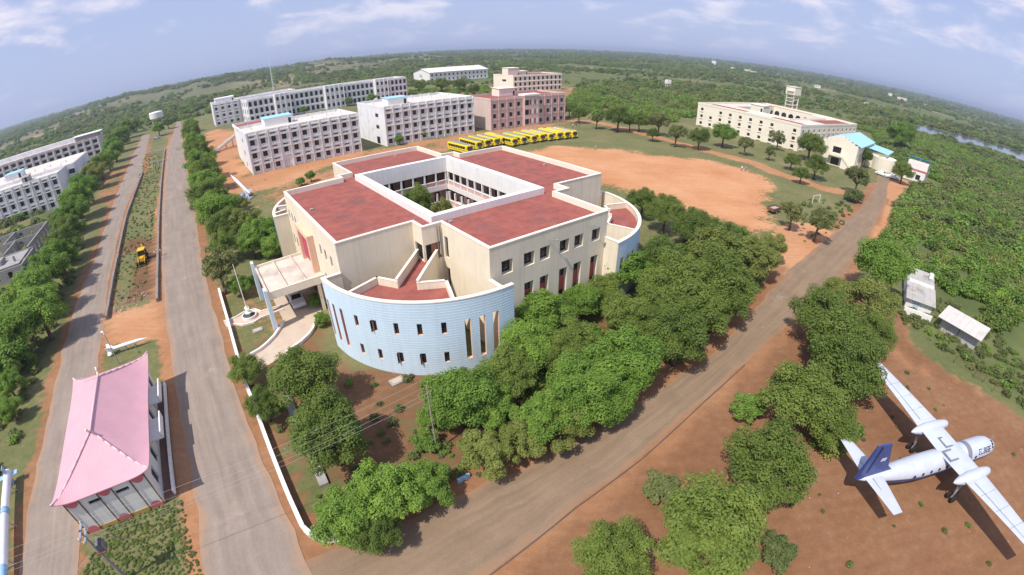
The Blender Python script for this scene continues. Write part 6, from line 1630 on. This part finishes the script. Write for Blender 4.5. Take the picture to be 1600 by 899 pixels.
strip_wall('median_wall', 'rubble wall along the right side of the road median', 'wall', [(-198.8, 227.4), (-134.1, 146), (-103.8, 108.3), (-81.8, 81), (-65.5, 60.5)], 0.5, 0, 0.8, STONE, None, 4.0, 0.08)
strip_wall('median_wall', 'rubble wall along the left side of the road median', 'wall', [(-167, 172), (-120.2, 111.1), (-96.2, 82.1), (-73.4, 54.2)], 0.5, 0, 0.9, STONE, None, 4.0, 0.1)
strip_wall('cross_wall', 'pale cross wall over the far part of the median', 'wall', [(-211, 226), (-199, 229)], 0.5, 0, 0.7, CONC, None, 3)
strip_wall('cross_wall', 'pale cross wall over the median, nearer the backhoe loader', 'wall', [(-182, 194), (-172, 196)], 0.5, 0, 0.7, CONC, None, 3)
strip_wall('drive_kerb', 'white kerb on the left of the curved entrance drive', 'kerb', [(-35.3, 54.5), (-35.1, 52.5), (-35.1, 50.4), (-35.4, 48.7), (-35.9, 47.2), (-37.2, 45.3)], 0.25, 0, 0.45, WHITE, WHITE, 1.5)
strip_wall('drive_kerb', 'white kerb on the right of the curved entrance drive', 'kerb', [(-30.2, 55.6), (-29.7, 54.0), (-29.5, 52.5), (-29.6, 51.0), (-30.1, 49.2), (-31.4, 46.6)], 0.25, 0, 0.45, WHITE, WHITE, 1.5)
b = MB(); b.flat([[(-42.8, 64.2), (-36.5, 68.5), (-30.4, 60.0), (-30.0, 55.6), (-29.5, 52.5), (-30.1, 49.2), (-31.6, 46.4), (-34.6, 41.8), (-40.0, 46.8), (-37.2, 45.3), (-35.9, 47.2), (-35.1, 50.4), (-35.3, 54.5)]], 0.07)
o = b.build('entrance_drive', CONCP); o['kind'] = 'structure'
strip_wall('drain_wall', 'grey concrete drain cover running under the front garden trees', 'drain', [(-30.5, 42.0), (-25.5, 35), (-22.5, 31.3), (-18.6, 25.6)], 0.95, 0, 0.35, CONC, None, 1.6, 0.02, 'slab')
strip_wall('edge_kerb', 'thin dark kerb along the aeroplane side of the diagonal road', 'kerb', [(-2.3, 17.0), (5.7, 23.8), (13, 29.1), (22.8, 37.1), (31, 43.4)], 0.12, 0, 0.07, material('dark_kerb', (0.10, 0.085, 0.075), 0.9, 0.2), None, 2.0, 0.01, 'kerb_stone')
strip_wall('garden_wall_piece', 'short pale blue-white wall piece between the trees and the diagonal road', 'wall', [(-5.4, 26.8), (-4.3, 27.6)], 0.25, 0, 0.5, LB, None, 0.7)
# fountain on its paved path
ux, uy = 0.788, 0.616
b = MB(); c0 = Vector((-42.3, 55.9))
pth = [(-46.4, 54.2), (-45.2, 53.0), (-43.6, 53.6), (-42.2, 53.4), (-40.6, 54.2), (-39.9, 55.6), (-37.0, 58.1), (-37.9, 59.3), (-40.9, 57.4), (-42.4, 58.0), (-44.0, 57.2), (-44.8, 55.6)]
b.flat([pth], 0.06); o = b.build('garden_path', material('pink_paving', (0.62, 0.42, 0.34), 0.9, 0.12, 0.8)); o['kind'] = 'structure'
strip_wall('path_kerb', 'white kerb on the near side of the fountain path', 'kerb', pth[1:7], 0.2, 0, 0.3, WHITE, None, 1.0)
strip_wall('path_kerb', 'white kerb on the far side of the fountain path', 'kerb', pth[7:] + pth[:1], 0.2, 0, 0.3, WHITE, None, 1.0)
t = thing('fountain', 'small tiered white fountain on the paved path before the porch', 'fountain', (c0.x, c0.y, 0.06), 0)
b = MB(); b.lathe([(1.25, 0), (1.25, 0.45), (1.08, 0.45), (1.08, 0.15), (0.01, 0.15)], 24, 0); b.build('basin', WHITE, t)
b = MB(); b.lathe([(0.2, 0.15), (0.16, 0.7), (0.62, 0.85), (0.6, 0.95), (0.12, 0.9), (0.1, 1.35), (0.34, 1.45), (0.32, 1.53), (0.05, 1.5), (0.05, 1.8), (0.01, 1.85)], 18, 0); b.build('tiers', CREAMW, t)
b = MB(); b.lathe([(0.01, 0.3), (1.07, 0.3)], 20, 0); b.build('water', WATER, t)
for lab, (x_, y_), s in (('square concrete cover on the grass beside the drive', (-38.9, 52.2), 0.8), ('square concrete cover on red earth below the blue curved wall', (-14.3, 41.6), 0.9)):
    t = thing('drain_cover', lab, 'cover', (x_, y_, 0), PSI); b = MB(); b.box(-s, -s * 0.7, 0, s, s * 0.7, 0.18); b.build('frame', CONC, t); b = MB(); b.box(-s * .7, -s * .45, 0.181, s * .7, s * .45, 0.23); b.build('lid', CONCP, t)

# ------------------------------------------------------------------ poles, wires, lamps, masts
def sag(a, c, s, n_=14):
    a = Vector(a); c = Vector(c); return [a.lerp(c, i / n_) - Vector((0, 0, s * 4 * (i / n_) * (1 - i / n_))) for i in range(n_ + 1)]
WIRE = material('aluminium_wire', (0.34, 0.33, 0.33), 0.5, 0.05)
POLES = []
def line_pole(label, x, y, h, rot, trans=False):
    t = thing('power_pole', label, 'pole', (x, y, 0), rot)
    b = MB(); b.tube((0, 0, -0.2), (0, 0, h), 0.17, 0.11, 8); b.build('pole', WOODP, t)
    for z_, w_ in ((h - 0.25, 1.0), (h - 1.0, 0.8)):
        b = MB(); b.box(-0.06, -w_, z_ - 0.06, 0.06 + 0.1, w_, z_ + 0.06); ca_ = b.build('crossarm', STEEL, t)
        for y_ in (-w_ + 0.1, w_ - 0.1):
            b = MB(); b.lathe([(0.05, 0), (0.09, 0.06), (0.05, 0.12), (0.08, 0.18), (0.02, 0.26)], 8, 0, Matrix.Translation((0.05, y_, z_ + 0.062))); b.build('insulator', CREAMW, ca_)
    if trans:
        b = MB(); b.box(-0.1, -0.55, h - 3.05, 0.9, 0.55, h - 2.95); pf = b.build('platform', RUST, t)
        b = MB(); b.box(0.25, -0.4, h - 2.94, 0.85, 0.4, h - 2.05); tr_ = b.build('transformer', material('transformer_grey', (0.10, 0.105, 0.13), 0.6, 0.2), t)
        for k in range(7):
            b = MB(); b.box(0.855, -0.38 + k * 0.11, h - 2.85, 0.98, -0.34 + k * 0.11, h - 2.15); b.build('cooling_fin', STEEL, tr_)
        for y_ in (-0.3, 0, 0.3):
            b = MB(); b.lathe([(0.06, 0), (0.10, 0.08), (0.06, 0.16), (0.1, 0.24), (0.02, 0.4)], 8, 0, Matrix.Translation((0.55, y_, h - 2.048))); b.build('bushing', CREAMW, tr_)
        b = MB(); b.tube((0, 1.0, h - 2), (1.2, 4.2, 0), 0.025, 0.025, 5); b.build('stay_wire', WIRE, t)
        b = MB(); b.tube((-0.5, -0.6, h - 2.6), (-2.6, -2.0, h - 2.9), 0.03, 0.03, 6); b.build('switch_rod', STEEL, t)
    return t
wr = math.atan2(31 - 10, -7.9 + 37.3)
line_pole('power pole with transformer and crossarms beside the pink-roofed hall', -35.0, 12.3, 7.9, wr, True)
t = thing('slim_wire_pole', 'slim brown wire pole among the trees below the blue curved wall', 'pole', (-7.9, 30.8, 0), wr); b = MB(); b.tube((0, 0, -0.2), (0, 0, 9.1), 0.10, 0.06, 8); b.build('pole', WOODP, t); b = MB(); b.box(-0.03, -0.75, 8.85, 0.03, 0.75, 8.92); b.build('crossarm', RUST, t)
t = thing('slender_pole', 'thin bare pole rising out of the tree belt beside the diagonal road', 'pole', (22.7, 54.5, 0)); b = MB(); b.tube((0, 0, 0), (0, 0, 9.0), 0.09, 0.05, 8); b.build('pole', WOODP, t); b = MB(); b.lathe([(0.09, 9.0), (0.1, 9.1), (0.01, 9.15)], 8, 0); b.build('cap', STEEL, t)
tops = [Vector((-62, -7, 7.9)), Vector((-35.0, 12.3, 7.9)), Vector((-7.9, 30.8, 9.1))]
wd_ = Vector((-math.sin(wr), math.cos(wr), 0))
for k, (off, dz) in enumerate(((-0.9, 0.05), (0.9, 0.05), (-0.7, -0.7), (0.7, -0.7))):
    b = MB()
    for a, c in zip(tops[:-1], tops[1:]): b.path(sag(a + wd_ * off + Vector((0, 0, dz)), c + wd_ * off + Vector((0, 0, dz)), 0.55), 0.012, 4)
    tag(b.build('power_line', WIRE), 'overhead power wire between the power poles, %s of four from the camera' % ORD[[0, 3, 1, 2][k]], 'wire', 'overhead wires')
t = thing('flagpole', 'thin white flagpole standing by the fountain', 'flagpole', (-44.3, 58.5, 0)); b = MB(); b.tube((0, 0, 0), (0, 0, 8.3), 0.09, 0.05, 8); b.build('pole', WHITE, t)
b = MB(); b.lathe([(0.45, 0), (0.45, 0.2), (0.25, 0.2), (0.25, 0.4), (0.01, 0.4)], 12, 0); b.build('base', WHITE, t)
t = thing('street_lamp', 'dark lamp post behind the pink roof beside the white model rocket', 'street lamp', (-59.7, 42.4, 0)); b = MB(); b.tube((0, 0, 0), (0, 0, 5.5), 0.09, 0.06, 8); b.build('post', STEEL, t)
b = MB(); b.tube((0, 0, 5.4), (-0.6, 0.3, 5.65), 0.04); b.box(-1.0, 0.2, 5.6, -0.5, 0.45, 5.72); b.build('lamp_head', METAL, t)
t = thing('radio_mast', 'tall slender lattice mast behind the arched block', 'mast', (-309, 582, 0))
for k in range(3):
    a = k * 2 * PI / 3; b = MB(); b.tube((1.0 * math.cos(a), 1.0 * math.sin(a), 0), (0.35 * math.cos(a), 0.35 * math.sin(a), 46), 0.14, 0.10, 6); b.build('leg', METAL, t)
b = MB()
for i in range(22):
    z0, z1 = i * 2.05, (i + 1) * 2.05; r0, r1 = 1.0 - 0.65 * z0 / 46, 1.0 - 0.65 * z1 / 46
    for k in range(3):
        a, c = k * 2 * PI / 3, (k + 1) * 2 * PI / 3; b.tube((r0 * math.cos(a), r0 * math.sin(a), z0), (r1 * math.cos(c), r1 * math.sin(c), z1), 0.06, 0.06, 4)
b.build('bracing', METAL, t)
t = thing('water_tank', 'white round water tank on legs at the far end of the roads', 'water tank', (-339, 387, 0))
for k in range(6):
    a = k * PI / 3; b = MB(); b.tube((5 * math.cos(a), 5 * math.sin(a), 0), (5 * math.cos(a), 5 * math.sin(a), 6.5), 0.35, 0.35, 8); b.build('leg', CREAMW, t)
b = MB(); b.lathe([(0.01, 6.4), (6.6, 6.4), (6.8, 6.6), (6.8, 12.0), (6.3, 12.5), (0.01, 13.0)], 24, 0); b.build('tank', WHITE, t)
t = thing('rusty_fence', 'broken rusty iron fence frame on the red earth beyond the aeroplane', 'fence', (68.6, 39.8, 0))
fp = [(0, 0), (1.0, -3.7), (2.0, -5.1), (1.9, -7.3), (3.2, -8.6)]
for x_, y_ in fp: b = MB(); b.tube((x_, y_, 0), (x_ + 0.1, y_, 1.5), 0.05); b.build('post', RUST, t)
for a, c in zip(fp[:-1], fp[1:]):
    b = MB(); b.tube((*a, 1.4), (*c, 1.45), 0.035); b.build('rail', RUST, t)
b = MB(); b.tube((1.0, -3.7, 0.1), (2.0, -5.1, 1.4), 0.03); b.tube((2.0, -5.1, 0.1), (1.0, -3.7, 1.4), 0.03); b.build('brace', RUST, t)
t = thing('outside_stair', 'pale concrete stair ramp standing beside the white block at left', 'stair', (-143.5, 200.5, 0), 0)
b = MB(); b.beam((0, 0, 0.4), (4.5, 14, 5.0), 1.8, 0.35); b.build('flight', CREAMW, t)
for s in (-0.95, 0.95): b = MB(); b.beam((s, 0, 1.0), (4.5 + s, 14, 5.6), 0.14, 0.9); b.build('side_wall', CREAMW, t)
for k in (0.45, 0.75, 1.0): b = MB(); b.box(4.5 * k - 0.25, 14 * k - 0.25, 0, 4.5 * k + 0.25, 14 * k + 0.25, 4.6 * k + 0.2); b.build('column', CREAMW, t)
b = MB(); b.box(4.5, 14.2, 0, 12, 18, 5.2); b.build('landing_block', PEACH, t)
t = thing('goal_frame', 'white goal frame on the grass right of the playing field', 'goal', (89, 113, 0), 0.4)
for x_ in (-2, 2): b = MB(); b.tube((x_, 0, 0), (x_, 0, 2.4), 0.07); b.build('post', WHITE, t)
b = MB(); b.tube((-2, 0, 2.4), (2, 0, 2.4), 0.07); b.build('crossbar', WHITE, t)
t = thing('stone_bench', 'stone bench at the roadside beyond the orange junction', 'bench', (86.7, 96.9, 0), 0.7)
b = MB(); b.box(-1.2, -0.3, 0.42, 1.2, 0.3, 0.54); b.build('seat', CONC, t)
for x_ in (-0.8, 0.8): b = MB(); b.box(x_ - 0.15, -0.25, 0, x_ + 0.15, 0.25, 0.419); b.build('leg', CONC, t)
# far villages
rv = random.Random(5)
FAR = [('cream house with flat roof on the far right plain', 0.7055, 0.7087, 1500, 26, 14, 9), ('white tower house beside the cream one on the far right plain', 0.6895, 0.7243, 1560, 10, 10, 13),
       ('white house among trees on the horizon right of centre', 0.4674, 0.8841, 1650, 22, 12, 8), ('pale house left of the horizon village right of centre', 0.44, 0.898, 1750, 16, 12, 7),
       ('low pink house in the horizon village right of centre', 0.478, 0.8784, 1600, 20, 10, 6), ('white hut on the plain above the hostel water tower', 0.585, 0.811, 1150, 12, 9, 6),
       ('white hut on the plain right of the hostel water tower', 0.66, 0.7513, 780, 7, 6, 4), ('white shrine on the horizon right of centre', 0.405, 0.9143, 2100, 18, 14, 20), ('cream hut near the far right horizon', 0.735, 0.678, 1500, 16, 10, 6)]
for lab, dx, dy, ds, w_, d_, h_ in FAR:
    t = thing('far_house', lab, 'house', (dx * ds, dy * ds, 0), math.atan2(dy, dx) - PI / 2 + rv.uniform(-0.5, 0.5), 'far village houses')
    fn, LL, tt, nn = wall_fn((-w_ / 2, 0), (w_ / 2, 0)); wl = MB(); ops = [(2 + k * 4.0, 3.6 + k * 4.0, h_ * 0.35, h_ * 0.35 + 2.0) for k in range(max(1, int((w_ - 2) // 4)))]
    facade(wl, fn, 0, LL, 0, h_, ops, 0.3)
    for o_ in ops: put_window(t, fn, tt, o_[0], o_[2], 1.6, 2.0, 0.3, 2, 1)
    for a, c in (((w_ / 2, 0), (w_ / 2, d_)), ((w_ / 2, d_), (-w_ / 2, d_)), ((-w_ / 2, d_), (-w_ / 2, 0))): f_, l_, t_, n_ = wall_fn(a, c); facade(wl, f_, 0, l_, 0, h_, [], 0.2)
    wl.build('wall', WHITE if rv.random() < .6 else CREAMW, t)
    b = MB(); b.box(-w_ / 2 - 0.4, -0.4, h_ + 0.002, w_ / 2 + 0.4, d_ + 0.4, h_ + 0.5); b.build('roof', DECK, t)
t = thing('small_tower', 'small white square water tower in the trees behind the playing field', 'water tower', (163, 478, 0), 0.3)
for sx in (-1, 1):
    for sy in (-1, 1): b = MB(); b.box(sx * 1.6 - 0.3, sy * 1.6 - 0.3, 0, sx * 1.6 + 0.3, sy * 1.6 + 0.3, 5); b.build('leg', WHITE, t)
b = MB(); b.box(-2.4, -2.4, 5.01, 2.4, 2.4, 9.0); b.build('tank', WHITE, t)

# ------------------------------------------------------------------ people (grown from a jointed skeleton)
def person_mesh(stride, name):
    J = [(0, 0, 0.95), (0, 0, 1.15), (0, 0, 1.38), (0, 0.01, 1.50), (0, 0.02, 1.58), (0, 0.02, 1.70),
         (0.10, 0, 0.90), (0.11, stride * 0.22, 0.50), (0.11, stride * 0.30, 0.09), (0.11, stride * 0.30 + 0.14, 0.04),
         (-0.10, 0, 0.90), (-0.11, -stride * 0.10, 0.50), (-0.11, -stride * 0.34, 0.10), (-0.11, -stride * 0.34 + 0.14, 0.04),
         (0.19, 0, 1.40), (0.25, -stride * 0.12, 1.12), (0.26, stride * 0.02, 0.88), (0.26, stride * 0.06, 0.78),
         (-0.19, 0, 1.40), (-0.25, stride * 0.12, 1.12), (-0.26, stride * 0.24, 0.90), (-0.26, stride * 0.30, 0.80)]
    E = [(0, 1), (1, 2), (2, 3), (3, 4), (4, 5), (0, 6), (6, 7), (7, 8), (8, 9), (0, 10), (10, 11), (11, 12), (12, 13), (2, 14), (14, 15), (15, 16), (16, 17), (2, 18), (18, 19), (19, 20), (20, 21)]
    RD = [.15, .14, .15, .06, .075, .085, .10, .065, .045, .045, .10, .065, .045, .045, .065, .048, .036, .04, .065, .048, .036, .04]
    me = bpy.data.meshes.new(name); me.from_pydata(J, E, [])
    ob = bpy.data.objects.new(name, me); COL.objects.link(ob)
    md = ob.modifiers.new('skin', 'SKIN'); 
    for i, r_ in enumerate(RD): me.skin_vertices[0].data[i].radius = (r_, r_ * (0.75 if i < 3 else 1))
    me.skin_vertices[0].data[0].use_root = True
    sb = ob.modifiers.new('sub', 'SUBSURF'); sb.levels = 1; sb.render_levels = 1
    dg = bpy.context.evaluated_depsgraph_get()
    m2 = bpy.data.meshes.new_from_object(ob.evaluated_get(dg))
    bpy.data.objects.remove(ob)
    return m2
PMB = [person_mesh(0.9, 'person'), person_mesh(0.15, 'person')]
def person(label, x, y, rot, shirt, trouser, kind, group=None):
    me = PMB[kind].copy(); me.materials.clear()
    for m_ in (SKIN, shirt, trouser, HAIR): me.materials.append(m_)
    for p in me.polygons:
        c = p.center
        arm = abs(c.x) > 0.225 and c.z < 1.2
        p.material_index = 3 if c.z > 1.70 or (c.z > 1.60 and c.y < -0.01) else 0 if c.z > 1.49 or arm else 1 if c.z > 0.93 else 2
        p.use_smooth = True
    o = link('person', me, None, (x, y, 0.05), rot); o.scale = (1.12, 1.12, 1.12)
    tag(o, label, 'person', group)
SW = material('white_shirt', (0.78, 0.78, 0.76), 0.8, 0.05); SB = material('blue_shirt', (0.25, 0.36, 0.58), 0.8, 0.05); TD = material('dark_trousers', (0.03, 0.03, 0.04), 0.8, 0.1); TG = material('grey_trousers', (0.20, 0.19, 0.18), 0.8, 0.1)
person('person in dark clothes walking on the central road, left of a pair', -182.9, 219.2, 2.4, TG, TD, 0, 'pair walking on the central road')
person('person in dark clothes walking on the central road, right of a pair', -181.6, 219.6, 2.5, TD, TD, 0, 'pair walking on the central road')
person('person in a white shirt crossing the playing field alone', 31.5, 167.4, 1.2, SW, TG, 0)
person('person in white shirt walking at the right edge of the playing field', 79.4, 144.2, -1.0, SW, TD, 0)
person('person in blue shirt beside another at the right edge of the playing field', 80.6, 143.9, -1.0, SB, TG, 0)
person('person in white shirt standing next to the backhoe loader', -81.8, 80.1, 1.9, SW, TD, 1)
person('person in pale shirt at the roadside near the backhoe loader', -80.6, 80.9, 2.2, CREAMW, TG, 1)
person('person in white shirt standing beyond the last yellow bus', 29.2, 215.6, 0.4, SW, TD, 1)
person('person in dark clothes standing beyond the last yellow bus', 31.0, 217.0, 2.9, TD, TG, 1)
person('person in blue shirt standing beyond the last yellow bus', 32.2, 214.9, 1.2, SB, TD, 1)
# ------------------------------------------------------------------ humid air over the plain
b = MB(); b.box(-14500, -14500, -1.0, 14500, 14500, 62.0)
HZ = bpy.data.materials.new('haze'); HZ.use_nodes = True
nd = HZ.node_tree.nodes; nd.remove(nd['Principled BSDF'])
pv = nd.new('ShaderNodeVolumePrincipled')
pv.inputs['Color'].default_value = (0.70, 0.80, 0.98, 1); pv.inputs['Density'].default_value = 0.00017; pv.inputs['Anisotropy'].default_value = 0.25
HZ.node_tree.links.new(pv.outputs[0], nd['Material Output'].inputs['Volume'])
o = b.build('haze', HZ); o['kind'] = 'stuff'; o['label'] = 'pale haze hanging over the whole plain'; o['category'] = 'haze'
